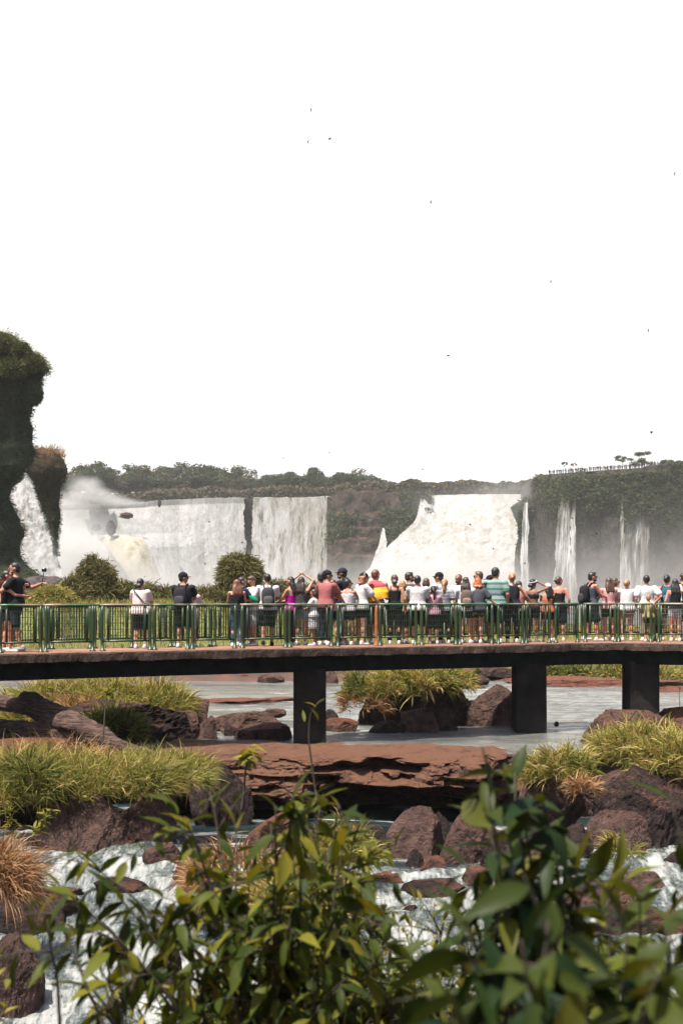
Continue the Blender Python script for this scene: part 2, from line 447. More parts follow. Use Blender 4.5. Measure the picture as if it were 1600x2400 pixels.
# ============================================================ water
def watermat(name, deep, foamamt, rough=.08, wscale=3.0, bstr=.5, stretch=(.35, 1, 1), foamc=(.5, .49, .47), fsc=1.0):
    t = NT(name); v = t.coord(stretch); v0 = t.coord((1, 1, 1))
    n1 = t.noise(v, wscale, 6, .6); n2 = t.noise(v, wscale * 5, 4, .6); n3 = t.noise(t.coord((.22, 1, 1)), 1.1 * fsc, 7, .68, .6)
    nb = t.bump(t.math('ADD', n1, t.math('MULTIPLY', n2, .35)), bstr, .08)
    big = t.noise(t.coord((.12, .8, 1)), .55, 4)
    dk = t.ramp(big, [(.35, tuple(x * .6 for x in deep)), (.65, tuple(x * 1.5 for x in deep))])
    b = t.bsdf(dk, rough, nb, .5)
    fm = t.ramp(n3, [(1 - foamamt - .10, (0,) * 3), (1 - foamamt + .06, (1,) * 3)])
    fn = t.noise(v0, 14, 6, .7)
    fc = t.mix(fn, tuple(x * .75 for x in foamc), foamc)
    fb = t.bsdf(fc, .75, t.bump(fn, .8, .05), .2)
    mx = t.add('MixShader'); t.link(fm, mx.inputs[0]); t.link(b, mx.inputs[1]); t.link(fb, mx.inputs[2])
    return t.done(mx.outputs[0])
M_river = watermat('river_water', (.105, .105, .095), .29, .08, 5.5, .9, (.3, 1.1, 1))
ys = np.linspace(29.6, 60, 260); us = np.linspace(-22, 22, 240)
Yg, Xg = np.meshgrid(ys, us, indexing='ij'); P = np.stack([Xg.ravel(), Yg.ravel(), np.zeros(Xg.size)], 1)
P[:, 2] = fbm(P * np.array([.7, 2.6, 1]), 5, 5, .6) * .055
rv = mkobj('river_water', P, grid(len(us), len(ys)), M_river, smooth=True); tag(rv, 'grey river surface sliding under the footbridge', kind='structure')
# lower, faster water and rapids
M_pool = watermat('pool_water', (.012, .022, .024), .36, .12, 4, .6, (.4, 1, 1))
ys = np.linspace(15, 30.5, 150); us = np.linspace(-9, 12, 160)
def zw(d, X=0): return np.interp(d, [11, 14, 17, 20, 22.6, 31], [-2.7, -2.3, -1.8, -1.38, -1.05, -1.05])
Yg, Xg = np.meshgrid(ys, us, indexing='ij'); P = np.stack([Xg.ravel(), Yg.ravel(), np.full(Xg.size, 0.)], 1)
P[:, 2] = zw(P[:, 1]) + fbm(P * np.array([.9, 2, 1]), 4, 9) * .06
o = mkobj('pool_water', P, grid(len(us), len(ys)), M_pool, smooth=True); tag(o, 'dark pool below the rock ledge', kind='structure')
def rapidmat():
    t = NT('rapids_foam'); v = t.coord((1.3, .45, 1), rot=(0, 0, .5)); 
    n = t.noise(v, 1.5, 7, .66, .7); f = t.noise(t.coord(), 16, 6, .75); s = t.noise(t.coord((3.6, .6, 1), rot=(0, 0, .5)), 5, 5, .7, .5)
    w = t.math('ADD', t.math('MULTIPLY', n, .75), t.math('MULTIPLY', s, .28))
    c = t.ramp(w, [(.44, (.018, .028, .028)), (.505, (.06, .075, .07)), (.56, (.21, .22, .21)), (.70, (.40, .39, .37))])
    c = t.mix(t.math('MULTIPLY', t.ramp(f, [(.45, (0,) * 3), (.62, (1,) * 3)]), .35), c  , (.30, .30, .28))
    rg = t.ramp(w, [(.42, (.12,) * 3), (.55, (.75,) * 3)])
    h = t.math('ADD', t.math('MULTIPLY', n, .8), t.math('ADD', t.math('MULTIPLY', s, .5), t.math('MULTIPLY', f, .15)))
    return t.done(t.bsdf(c, rg, t.bump(h, .9, .10), .4))
M_rapid = rapidmat()
ys = np.linspace(10.5, 27.5, 330); us = np.linspace(-8, 9, 300)
Yg, Xg = np.meshgrid(ys, us, indexing='ij'); P = np.stack([Xg.ravel(), Yg.ravel(), np.zeros(Xg.size)], 1)
start = np.interp(P[:, 0], [-5.5, -3.2, -2.2, 0, 3.8, 4.6, 6], [27, 25.8, 23.6, 22.9, 23, 25, 25.4]) + fbm(P * .8, 4, 44) * .9
P[:, 2] = zw(P[:, 1] + fbm(P * .5, 3, 45) * .8) + fbm(P * np.array([.9, 1.6, 1]), 5, 12, .6) * .17 + np.abs(fbm(P * np.array([2.5, 3.5, 1]), 3, 13)) * .10
P[:, 2] += np.clip((start - P[:, 1]) * .25, -.35, .05)
o = mkobj('rapids_water', P, grid(len(us), len(ys)), M_rapid, smooth=True); tag(o, 'white rapids rushing between dark boulders', kind='structure')

# ============================================================ waterfalls
def fallmat(name, white=(.355, .353, .348), tint=(.27, .26, .235), tintamt=.5, sx=.16, sz=.022, veil=None, brown=None):
    t = NT(name)
    v = t.coord((sx, sx, sz)); vf = t.coord((1, 1, 1))
    st = t.noise(v, 1.6, 7, .62, .35); st2 = t.noise(t.coord((sx * 5, sx * 5, sz * 1.6)), 2.2, 7, .72, .25); big = t.noise(vf, .022, 5, .6)
    f = t.noise(vf, .5, 8, .8)
    c = t.ramp(t.math('ADD', t.math('MULTIPLY', big, .55), t.math('MULTIPLY', st, .45)), [(.5 - .14 * tintamt, tint), (.5 + .04, white)])
    k = t.ramp(t.math('ADD', t.math('MULTIPLY', st2, .75), t.math('MULTIPLY', f, .3)), [(.40, (.46, .43, .39)), (.60, (1, 1, 1))])
    c = t.mix(.52, c, k, 'MULTIPLY')
    if brown: 
        bn = t.ramp(t.math('ADD', t.math('MULTIPLY', st, .6), t.math('MULTIPLY', st2, .4)), [(brown, (.16, .13, .12)), (brown + .13, (1, 1, 1))]); c = t.mix(1, c, bn, 'MULTIPLY')
    h = t.math('ADD', t.math('MULTIPLY', st2, 1), t.math('MULTIPLY', f, .7))
    sh = t.bsdf(c, .9, t.bump(h, .5, 1.0), .1)
    if veil:
        a = t.ramp(t.math('ADD', t.math('MULTIPLY', st2, .6), t.math('MULTIPLY', st, .5)), [(veil[0], (0,) * 3), (veil[1], (1,) * 3)])
        tp = t.add('BsdfTransparent'); mx = t.add('MixShader'); t.link(a, mx.inputs[0]); t.link(tp.outputs[0], mx.inputs[1]); t.link(sh, mx.inputs[2]); sh = mx.outputs[0]
    return t.done(sh)

def fall(name, label, top, L, R, ybot, dfun, mat, nu, nv, amp=(1.5, .5), nsc=(.09, .012), seed=1, lump=0, kind='structure'):
    vs = np.concatenate([[-.05, -.02], np.linspace(0, 1, nv) ** 1.15]); U = np.linspace(0, 1, nu)
    Vv, Uu = np.meshgrid(vs, U, indexing='ij'); Vv = Vv.ravel(); Uu = Uu.ravel(); vc = np.clip(Vv, 0, 1)
    px0 = interp(np.full_like(Uu, top[0][1]), L) * (1 - Uu) + interp(np.full_like(Uu, top[0][1]), R) * Uu
    yt = interp(px0, top) + 1.3 * fbm(np.stack([px0 * .08, px0 * 0, px0 * 0 + seed], 1), 3, seed); y = yt * (1 - vc) + ybot * vc
    jl = vnoise(np.stack([y * .05, y * 0, y * 0 + seed], 1), seed) + .6 * vnoise(np.stack([y * .31, y * 0, y * 0 + seed], 1), seed + 1)
    wid = np.minimum(2.6, (interp(y, R) - interp(y, L)) * .12)
    px = (interp(y, L) + jl * wid) * (1 - Uu) + (interp(y, R) + jl[::-1] * wid) * Uu
    d0 = dfun(px, vc)
    X = (px - 800) / F * d0; Z = EYE - (y - HY) / F * d0; Y = d0.copy()
    Q = np.stack([X, Y, Z], 1)
    n1 = fbm(Q * np.array([nsc[0], nsc[0], nsc[1]]), 4, seed, .6); n2 = fbm(Q * np.array([nsc[0] * 4, nsc[0] * 4, nsc[1] * 7]), 4, seed + 5, .6)
    Y = Y - (n1 * amp[0] + n2 * amp[1]) * np.clip(vc * 8, .1, 1)
    if lump:
        n3 = 1 - np.abs(fbm(Q * .11, 5, seed + 9, .62)) * 2
        Y = Y - n3 * lump * np.clip(vc * 2.5, 0, 1); Z = Z + n3 * lump * .5 * np.clip(vc * 2.5, 0, 1)
    Z = Z + n2 * .35 * (vc < .01)
    Y = Y + np.where(Vv < 0, -Vv * 400, 0); Z = np.where(Vv < 0, Z + .3, Z)
    o = mkobj(name, np.stack([X, Y, Z], 1), grid(nu, len(vs)), mat, smooth=True); tag(o, label, kind=kind); return o

M_fallA = fallmat('cascade_foam', tintamt=.75)
M_fallB = fallmat('curtain_foam', brown=.34, tintamt=.3, sx=.22, sz=.012)
M_fallC = fallmat('spill_ochre', white=(.33, .315, .26), tint=(.19, .145, .055), tintamt=.7)
M_fallD = fallmat('broad_fall_foam', tintamt=.6, sx=.2, sz=.02)
M_veil = fallmat('thin_fall_veil', veil=(.43, .64), white=(.55, .55, .55), tintamt=.1); M_veil2 = fallmat('side_fall_veil', veil=(.40, .58), white=(.34,.34,.34), tint=(.35, .34, .33))
M_veil3 = fallmat('edge_fall_veil', veil=(.42, .56), white=(.33, .32, .31), brown=.3)
fall('waterfall', 'wide stepped left cascade of cream foam', [(135, 1184), (290, 1180), (370, 1173), (500, 1167), (590, 1166)],
     [(1100, 120), (1430, 110)], [(1166, 574), (1200, 571), (1260, 574), (1330, 578), (1430, 600)], 1430,
     lambda px, v: np.interp(px, [100, 250, 420, 600], [580, 590, 606, 612]) - 26 * np.clip(v - .05, 0, 1) * np.interp(px, [110, 300, 480, 600], [1.9, 1.7, .6, .35]) - 5 * np.clip((v - .3) * 8, 0, 1) * np.interp(px, [250, 480], [1, 0]),
     M_fallA, 280, 170, (1.3, .35), (.07, .010), 3, .3)
fall('waterfall', 'straight white curtain fall right of the dark gap', [(592, 1166), (700, 1166), (775, 1163)],
     [(1100, 594), (1250, 592), (1330, 588), (1430, 570)], [(1100, 752), (1430, 756)], 1430,
     lambda px, v: 612 - 9 * v, M_fallB, 180, 120, (.9, .35), (.16, .008), 8)
fall('waterfall', 'thin dark streaked edge of the curtain fall', [(745, 1163), (780, 1163)], [(1100, 748), (1430, 750)], [(1100, 778), (1430, 774)], 1430,
     lambda px, v: 611 - 6 * v, M_veil3, 50, 60, (1, .4), (.16, .01), 18)
fall('waterfall', 'ochre tinted tongue of water spilling over a ledge', [(225, 1256), (262, 1252), (300, 1254), (335, 1262)],
     [(1252, 226), (1262, 228), (1300, 262), (1350, 300), (1430, 345)], [(1252, 318), (1262, 338), (1290, 352), (1330, 366), (1370, 380), (1430, 402)], 1430,
     lambda px, v: 540 - 22 * np.sqrt(np.clip(v, 0, 1)) + 6 * np.abs((px - 300) / 60) ** 2, M_fallC, 90, 90, (.8, .4), (.12, .02), 21)
fall('waterfall', 'broad right falls pouring into white spray', [(985, 1161), (1100, 1158), (1250, 1158)],
     [(1100, 985), (1160, 985), (1190, 982), (1215, 974), (1235, 958), (1250, 942), (1290, 903), (1330, 868), (1360, 845), (1430, 780)],
     [(1100, 1247), (1175, 1245), (1184, 1232), (1210, 1216), (1300, 1206), (1430, 1195)], 1440,
     lambda px, v: np.interp(px, [780, 900, 1020, 1250], [586, 592, 597, 594]) - 62 * v ** 1.25, M_fallD, 260, 180, (1.6, .45), (.07, .014), 31, 1.0)
fall('waterfall', 'small pointed fall at the foot of the brown cliff', [(895, 1239), (902, 1239)], [(1238, 897), (1300, 878), (1350, 864)], [(1238, 901), (1270, 906), (1300, 905), (1350, 893)], 1350,
     lambda px, v: 575 - 10 * v, M_fallD, 24, 50, (.5, .3), (.2, .03), 35)
fall('waterfall', 'narrow side fall squeezed between the overgrown cliffs', [(57, 1106), (75, 1106)],
     [(1100, 56), (1150, 62), (1200, 68), (1300, 60), (1330, 62), (1430, 78)], [(1100, 74), (1120, 84), (1150, 98), (1200, 113), (1250, 124), (1300, 136), (1430, 165)], 1430,
     lambda px, v: 190 - 16 * v, fallmat('side_fall_foam', sx=.7, sz=.05, tintamt=.5, tint=(.16, .16, .16), white=(.38, .38, .375), veil=(.34, .52)), 60, 120, (.9, .35), (.35, .04), 41, .5)
fall('waterfall', 'grey veil of spray left of the narrow side fall', [(30, 1140), (62, 1120)],
     [(1100, 24), (1160, 18), (1250, 30), (1430, 45)], [(1100, 66), (1200, 76), (1300, 82), (1430, 90)], 1430,
     lambda px, v: 193 - 8 * v, M_veil2, 40, 80, (.9, .35), (.35, .04), 43)
for (xt, yt, wt, xb, wb, lab) in ((1328, 1141, 11, 1316, 44, 'strongest thin fall on the right cliff'), (1344, 1148, 7, 1342, 14, 'faint thin fall beside the strongest one'),
      (1487, 1126, 24, 1488, 62, 'wide group of thin falls on the right cliff'), (1509, 1126, 11, 1509, 26, 'bright thin fall right of the wide group'), (1458, 1150, 5, 1456, 10, 'faint trickle left of the wide group'),
      (1232, 1178, 8, 1226, 22, 'short fall off the brown corner rock beside the broad falls')):
    fall('waterfall', lab, [(xt - wt / 2, yt), (xt + wt / 2, yt)], [(yt, xt - wt / 2), (yt + 60, (xt + xb) / 2 - wb * .35), (1430, xb - wb / 2)], [(yt, xt + wt / 2), (yt + 60, (xt + xb) / 2 + wb * .35), (1430, xb + wb / 2)], 1430,
         lambda px, v: np.interp(px, [1200, 1330, 1600], [560, 528, 498]) - 3 * v, M_veil, 26, 70, (.6, .3), (.25, .012), int(xt))

# ============================================================ cliffs
M_cliffB = rockmat('brown_cliff_rock', base=(.068, .050, .040), dark=(.028, .024, .020), red=(.14, .08, .058), redamt=.4, scale=.09)
M_cliffR = rockmat('misty_cliff_rock', base=(.06, .05, .045), dark=(.03, .028, .026), redamt=.3, scale=.09)
def cliff(label, xs, top, d, zb, mat, seed, amp=4, strata=0, nu=160, nv=90, back=40):
    px = np.linspace(xs[0], xs[1], nu); v = np.linspace(0, 1, nv)
    Vv, PX = np.meshgrid(v, px, indexing='ij'); Vv = Vv.ravel(); PX = PX.ravel()
    dd = interp(PX, d); X = (PX - 800) / F * dd; zt = EYE - (interp(PX, top) - HY) / F * dd
    Z = zt * (1 - Vv) + zb * Vv; Y = dd.copy(); Q = np.stack([X, Y, Z], 1)
    Y = Y - fbm(Q * np.array([.045, .045, .05]), 5, seed, .6) * amp - fbm(Q * .3, 4, seed + 3, .6) * amp * .35
    if strata: Y = Y - strata * np.floor(np.clip((zt - Z) / 7 + fbm(Q * .05, 2, seed + 7) * .9, 0, 4)) 
    Z = Z + (Vv < .02) * fbm(Q * .25, 3, seed + 11) * 1.6
    V = np.stack([X, Y, Z], 1); V2 = V[:nu].copy(); V2[:, 1] += back
    P = np.concatenate([V2, V]); o = mkobj('cliff', P, grid(nu, nv + 1), mat, smooth=True); tag(o, label, kind='structure'); return V.reshape(nv, nu, 3)
cliff('dark rock face behind the main falls', (60, 790), [(60, 1190), (290, 1184), (370, 1175), (500, 1169), (790, 1166)], [(60, 622), (790, 622)], -62, rockmat('wet_dark_rock', base=(.03, .024, .023), dark=(.012, .011, .012), redamt=.1, scale=.1), 51, 3)
cb = cliff('brown ledged rock face between the two big falls', (766, 1010), [(760, 1166), (800, 1150), (850, 1152), (900, 1151), (950, 1153), (985, 1155), (1010, 1160)], [(766, 606), (800, 598), (1010, 596)], -62, M_cliffB, 61, 3.5, 2.6, 150, 120)
cr = cliff('grey overgrown cliff under the viewing platform', (1212, 1800), [(1212, 1182), (1222, 1176), (1244, 1172), (1247, 1140), (1254, 1120), (1275, 1112), (1330, 1110), (1400, 1104), (1500, 1096), (1600, 1086), (1800, 1076)],
           [(1212, 566), (1244, 560), (1330, 530), (1600, 500), (1800, 490)], -62, M_cliffR, 71, 6, 0, 200, 90)
cliff('dark rock behind the side fall', (-60, 118), [(-60, 1090), (60, 1108), (118, 1150)], [(-60, 200), (118, 200)], -30, M_cliffR, 75, 1.0, 0, 60, 60, back=1)
def rib(label, px, w, yt, yb, d, mat, seed):
    V, FA = sphere(24, 30); h = (yb - yt) / 2 / F * d; c = W(px, (yt + yb) / 2, d)
    V = V * (1 + .35 * fbm(V * np.array([2, 2, 4]) + seed, 4, seed))[:, None] * np.array([w / 2 / F * d, w / 2 / F * d, h])
    o = mkobj('rock', V, FA, mat, smooth=False); o.location = c; tag(o, label, 'rock'); return o
M_wetrock = rockmat('wet_brown_rock', base=(.04, .028, .026), dark=(.012, .010, .010), redamt=.2, scale=.2)
rib('dark blocky rock standing in the left cascade', 261, 22, 1219, 1256, 536, M_wetrock, 3)
rib('low brown rock left of the blocky cascade rock', 226, 22, 1228, 1244, 540, M_wetrock, 5)
rib('slanting brown rock above right of the cascade', 297, 32, 1201, 1216, 545, M_wetrock, 8)
rib('small dark rock splitting the crest of the cascade', 374, 8, 1170, 1188, 582, M_wetrock, 9)

# ------------------------------------------------------------ vegetated near cliffs (columns with outlines)
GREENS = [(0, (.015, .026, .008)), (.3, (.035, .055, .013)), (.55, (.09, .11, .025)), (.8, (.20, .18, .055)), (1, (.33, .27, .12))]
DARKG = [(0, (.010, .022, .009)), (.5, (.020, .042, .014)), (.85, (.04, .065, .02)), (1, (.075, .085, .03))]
GOLD = [(0, (.06, .06, .012)), (.2, (.18, .18, .03)), (.45, (.40, .33, .07)), (.75, (.52, .40, .15)), (1, (.50, .30, .17))]
OLIVE = [(0, (.03, .04, .01)), (.35, (.09, .11, .022)), (.7, (.22, .22, .05)), (1, (.36, .31, .10))]
DRY = [(0, (.16, .07, .03)), (.4, (.30, .15, .07)), (.8, (.42, .25, .13)), (1, (.5, .36, .2))]
M_shaggy = bladmat('shaggy_green', GREENS, .2); M_darkgreen = bladmat('dark_green_blades', DARKG, .15); M_gold = bladmat('golden_grass', GOLD, .3, green=.5)
M_olive = bladmat('olive_grass', OLIVE, .25); M_dry = bladmat('dry_red_grass', DRY, .2)
def column(label, Lf, Rf, y0, y1, d, ratio, mat, seed, amp, nth=70, nz=90):
    y = np.linspace(y0, y1, nz); th = np.linspace(0, 2 * math.pi, nth, endpoint=False)
    YY, TH = np.meshgrid(y, th, indexing='ij'); YY = YY.ravel(); TH = TH.ravel()
    l = interp(YY, Lf); r = interp(YY, Rf); cx = (l + r) / 2; w = (r - l) / 2 / F * d
    cap = np.sqrt(np.clip(1 - np.clip(1 - (YY - y0) / 22, 0, 1) ** 2, .02, 1))
    w = w * cap
    n = 1 + 0 * w
    X = WX(cx, d) + w * np.cos(TH); Y = d + w * ratio * np.sin(TH); Z = WZ(YY, d)
    Q = np.stack([X, Y, Z], 1)
    N = np.stack([np.cos(TH), np.sin(TH), 0 * TH], 1)
    Q = Q + N * ((fbm(Q * np.array([.35, .35, .28]), 5, seed, .6) + .5 * (.3 - np.abs(fbm(Q * np.array([.9, .9, .35]), 3, seed + 2)))) * amp * 1.4)[:, None]
    i, j = np.meshgrid(np.arange(nz - 1), np.arange(nth), indexing='ij'); i = i.ravel(); j = j.ravel(); j2 = (j + 1) % nth
    Qd = np.stack([i * nth + j, (i + 1) * nth + j, (i + 1) * nth + j2, i * nth + j2], 1)
    top = len(Q); Q2 = np.concatenate([Q, Q[:nth].mean(0, keepdims=True) + [[0, 0, .2]]])
    T = np.stack([np.full(nth, top), np.arange(nth), (np.arange(nth) + 1) % nth], 1)
    o = mkobj('cliff', Q2, [Qd, T], mat, smooth=True); tag(o, label, kind='structure')
    return Q, N
M_moss = rockmat('mossy_rock', base=(.035, .042, .022), dark=(.014, .018, .014), red=(.06, .07, .025), redamt=.4, scale=.35)
M_rust = rockmat('rusty_rock', base=(.055, .038, .022), dark=(.014, .015, .010), red=(.16, .085, .04), redamt=.35, scale=.5)
RL = [(775, 6), (790, 34), (805, 58), (815, 62), (830, 82), (845, 88), (858, 100), (870, 102), (880, 88), (892, 76), (905, 82), (925, 84), (945, 68), (960, 74), (1000, 66), (1035, 64), (1060, 70), (1085, 68),
      (1110, 52), (1130, 30), (1160, 16), (1190, 22), (1230, 40), (1290, 48), (1320, 62), (1345, 88), (1365, 102), (1385, 135), (1410, 160), (1460, 190)]
Q, N = column('tall overgrown cliff at the left edge', [(700, -330), (1500, -330)], RL, 768, 1470, 150, .6, M_moss, 81, 1.15)
def shag(name, label, Q, N, n, ln, wd, mat, seed, ysel=None, droop=.9, upb=.25, front=True, jit=.4):
    r = np.random.default_rng(seed); idx = r.integers(0, len(Q), n * 3)
    if front: idx = idx[(N[idx, 1] < .35)]
    if ysel is not None: idx = idx[ysel(Q[idx], r)]
    idx = idx[:n]; P = Q[idx] + r.normal(0, jit, (len(idx), 3)) * np.array([1, 1, 1])
    D = unit(N[idx] + np.array([0, 0, upb]) + r.normal(0, .45, (len(idx), 3)))
    V, FA = blades(P, D, r.uniform(.6, 1.3, len(idx)) * ln, wd, droop, 3, seed=seed)
    o = mkobj(name, V, FA, mat); tag(o, label, kind='stuff'); return o
shag('hanging_grass', 'hanging growth down the face of the left cliff, coloured dark for shade', Q, N, 15000, .45, .07, M_darkgreen, 82, lambda q, r: q[:, 2] < WZ(885, 150) + 4.5 * fbm(q * .45, 3, 5) + r.normal(0, .5, len(q)), 1.3, -.1, jit=.15)  # shaded part of the face: its shade is put into the darker blade colour
shag('cliff_grass', 'shaggy grass on top of the left cliff, coloured light for sun', Q, N, 17000, .45, .06, M_shaggy, 83, lambda q, r: q[:, 2] > WZ(900, 150) + 4.5 * fbm(q * .45, 3, 5) + r.normal(0, .5, len(q)), 1.0, .4, jit=.25)  # sunlit crown painted by lighter blades, down to the same wavy lit edge
# bushy crown clumps on the near cliff
r_ = np.random.default_rng(9)
for k, (px, py, w, h, lab) in enumerate(((5, 806, 30, 20, 'dark rounded bush topmost on the left cliff'), (46, 822, 24, 16, 'second bush down the left cliff top'), (80, 852, 22, 17, 'outermost bush at the shoulder of the left cliff'),
      (80, 880, 16, 12, 'drooping bush under the cliff shoulder'), (78, 925, 18, 24, 'dark lump of foliage below the shoulder overhang'), (30, 862, 40, 24, 'pale yellowish bush on the left cliff top'))):
    c = np.array(W(px, py, 146 if k != 3 else 147)); n = 2600
    u = unit(r_.normal(0, 1, (n, 3))); rad = 1 + .25 * fbm(u * 2.2 + k * 9, 3, k)
    P = u * rad[:, None] * np.array([w, w * .9, h]) / F * 147 * r_.uniform(.82, 1.02, (n, 1))
    V, FA = blades(P, unit(u + [0, 0, .4] + r_.normal(0, .4, (n, 3))), r_.uniform(.25, .5, n), .07, .7, 3, seed=k)
    e = empty('bush', c); tag(e, lab, 'bush', 'bushes on top of the left cliff')
    mkobj('foliage', V, FA, (M_darkgreen if k in (3, 4) else M_shaggy), parent=e)  # lighter mix paints crown bushes sunlit, darker one shades those under the shoulder
    Vc, Fc = sphere(16, 10); mkobj('stem', Vc * (np.array([w, w * .9, h]) / F * 147 * .78), Fc, M_moss, parent=e, smooth=True)
# second pillar
LL = [(1055, 72), (1090, 60), (1110, 62), (1140, 80), (1190, 100), (1230, 114), (1260, 122), (1300, 130)]
RR = [(1055, 126), (1065, 138), (1080, 150), (1100, 156), (1120, 150), (1140, 143), (1180, 139), (1230, 139), (1262, 137), (1300, 136)]
Q2, N2 = column('rusty overhanging rock pillar right of the side fall', LL, RR, 1050, 1300, 178, 1.0, M_rust, 91, .40, 60, 70)
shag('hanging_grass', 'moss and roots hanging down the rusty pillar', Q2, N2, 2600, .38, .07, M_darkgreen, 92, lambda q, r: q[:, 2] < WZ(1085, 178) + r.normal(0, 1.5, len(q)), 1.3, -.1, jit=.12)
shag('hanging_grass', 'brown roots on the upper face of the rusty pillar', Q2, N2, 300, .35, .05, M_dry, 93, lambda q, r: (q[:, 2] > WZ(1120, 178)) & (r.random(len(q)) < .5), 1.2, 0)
n = 420; P = np.stack([WX(r_.uniform(76, 150, n), 178), 178 + r_.uniform(-1.6, 1.6, n), np.full(n, WZ(1062, 178))], 1)
P[:, 2] -= np.clip((P[:, 0] - WX(120, 178)) * .35, 0, 9)
dirs = unit(np.stack([r_.uniform(-.2, .9, n), r_.normal(0, .3, n), np.full(n, .9)], 1))
V, FA = blades(P, dirs, np.where(P[:, 0] < WX(105, 178), r_.uniform(.7, 1.6, n), r_.uniform(.6, 1.9, n)), .05, .45, 4, seed=5)
tag(mkobj('dry_grass', V, FA, M_dry), 'dry straw coloured grass sprouting on the rusty pillar', kind='stuff')
# grey slope under the spray at left
V, FA = sphere(60, 30); V = V * (1 + .22 * fbm(V * 2.2, 5, 5))[:, None] * np.array([3.6, 3, 3.4]) 
o = mkobj('rock', V, FA, rockmat('grey_slope_rock', base=(.10, .085, .085), dark=(.05, .045, .05), redamt=.05, scale=.5), smooth=False); o.location = W(100, 1432, 132); tag(o, 'large grey rock slope half veiled by spray behind the selfie stick', 'rock')

# ------------------------------------------------------------ growth on far cliffs
def carpet(name, label, grd, n, size, mat, seed, dens, out=1.0):
    nv, nu, _ = grd.shape; r = np.random.default_rng(seed); v = r.random(n * 4); u = r.random(n * 4)
    P = grd[(v * (nv - 1)).astype(int), (u * (nu - 1)).astype(int)] + r.normal(0, .6, (n * 4, 3))
    px = P[:, 0] / P[:, 1] * F + 800; py = HY - (P[:, 2] - EYE) / P[:, 1] * F
    k = dens(px, py, fbm(P * .09, 3, seed)); P = P[k > r.random(n * 4)][:n]
    P[:, 1] -= r.uniform(.2, 1.6, len(P)) * out
    V, FA = cards(P, np.tile([0, -.6, .7], (len(P), 1)), r.uniform(.5, 1.0, len(P)) * size, seed)
    o = mkobj(name, V, FA, mat); tag(o, label, kind='stuff')
M_tree1 = bladmat('foliage_deep', [(0, (.008, .018, .008)), (.5, (.018, .036, .013)), (1, (.04, .062, .02))], .15)
M_tree2 = bladmat('foliage_olive', [(0, (.016, .024, .009)), (.5, (.038, .05, .018)), (1, (.08, .085, .03))], .15)
M_tree3 = bladmat('foliage_brown', [(0, (.028, .024, .015)), (.5, (.062, .05, .031)), (1, (.11, .085, .055))], .15)
carpet('cliff_vegetation', 'olive scrub growing in bands on the brown rock face', cb, 14000, .7, M_tree2, 101, lambda x, y, n: (n > -.04) * (y < 1275) * .8 + (y > 1190) * (y < 1265) * (x > 890) * (n > -.25) * .8)
carpet('cliff_vegetation', 'shrubs hanging over the top of the misty right cliff', cr, 60000, .62, M_tree2, 102, lambda x, y, n: np.clip(1.2 - (y - 1110) / 90 + n * 1.6, 0, 1) * (x < 1640) * (y > np.interp(x, [1200, 1284, 1560, 1570, 1640], [1100, 1120, 1102, 1084, 1080])), 2.0)
carpet('cliff_moss', 'dark moss lower down the misty right cliff', cr, 9000, .8, M_tree1, 103, lambda x, y, n: (n > .1) * (y < 1300) * .5 * (x < 1640), 1.5)

# ------------------------------------------------------------ forest on the plateau
def treeproto(kind, seed):
    r = np.random.default_rng(seed); mb = MB(); Hh = 1.0
    spread, ncl, cover, leafn, mat = dict(round=(.42, 13, .15, 130, M_tree1), tall=(.28, 12, .12, 120, M_tree1), wide=(.6, 14, .13, 120, M_tree2), sparse=(.38, 9, .085, 45, M_tree3), scrub=(.5, 12, .16, 120, M_tree3), olive=(.45, 14, .14, 120, M_tree2), umbrella=(.5, 10, .11, 110, M_tree2))[kind]
    th = .45 if kind in ('tall', 'umbrella', 'sparse') else .25
    mb.tube([(0, 0, 0), (.01, 0, th), (.0, .01, .8)], [.022, .015, .006], 6)
    P = []; C = []
    for k in range(ncl):
        a = r.uniform(0, 6.28); rr = spread * math.sqrt(r.random()); z = r.uniform(th, .92)
        if kind in ('wide', 'umbrella'): z = r.uniform(.66, .9) - rr * .3
        if kind == 'round': z = .45 + .42 * math.sqrt(max(0, 1 - (rr / spread) ** 2)) * r.uniform(.3, 1)
        c = np.array([rr * math.cos(a), rr * math.sin(a), z])
        mb.tube([(0, 0, th * .9), tuple(c * .5 + np.array([0, 0, th * .5])), tuple(c)], [.012, .007, .003], 5)
        u = unit(r.normal(0, 1, (leafn, 3))); P.append(c + u * cover * np.array([1.15, 1.15, .75]) * r.uniform(.5, 1.05, (leafn, 1))); C.append(u)
    P = np.concatenate(P); C = np.concatenate(C)
    V, FA = cards(P, C + [0, 0, .5], r.uniform(.018, .04, len(P)), seed)
    e = empty('forest_tree'); tr = mb.build('trunk', M_bark, e); cr_ = mkobj('crown', V, FA, mat, parent=e)
    return e, tr, cr_
M_bark = simple('tree_bark', (.09, .075, .065), .9, .3, 8)
KINDS = ['round', 'tall', 'wide', 'sparse', 'scrub', 'olive', 'umbrella']
DESC = dict(round='dense dark rounded forest tree', tall='tall narrow dark forest tree', wide='wide crowned olive forest tree', sparse='bare thin grey forest tree', scrub='brownish scrubby forest tree', olive='bushy olive green forest tree', umbrella='flat topped forest tree')
prot = {k: treeproto(k, 200 + i) for i, k in enumerate(KINDS)}
usedp = set()
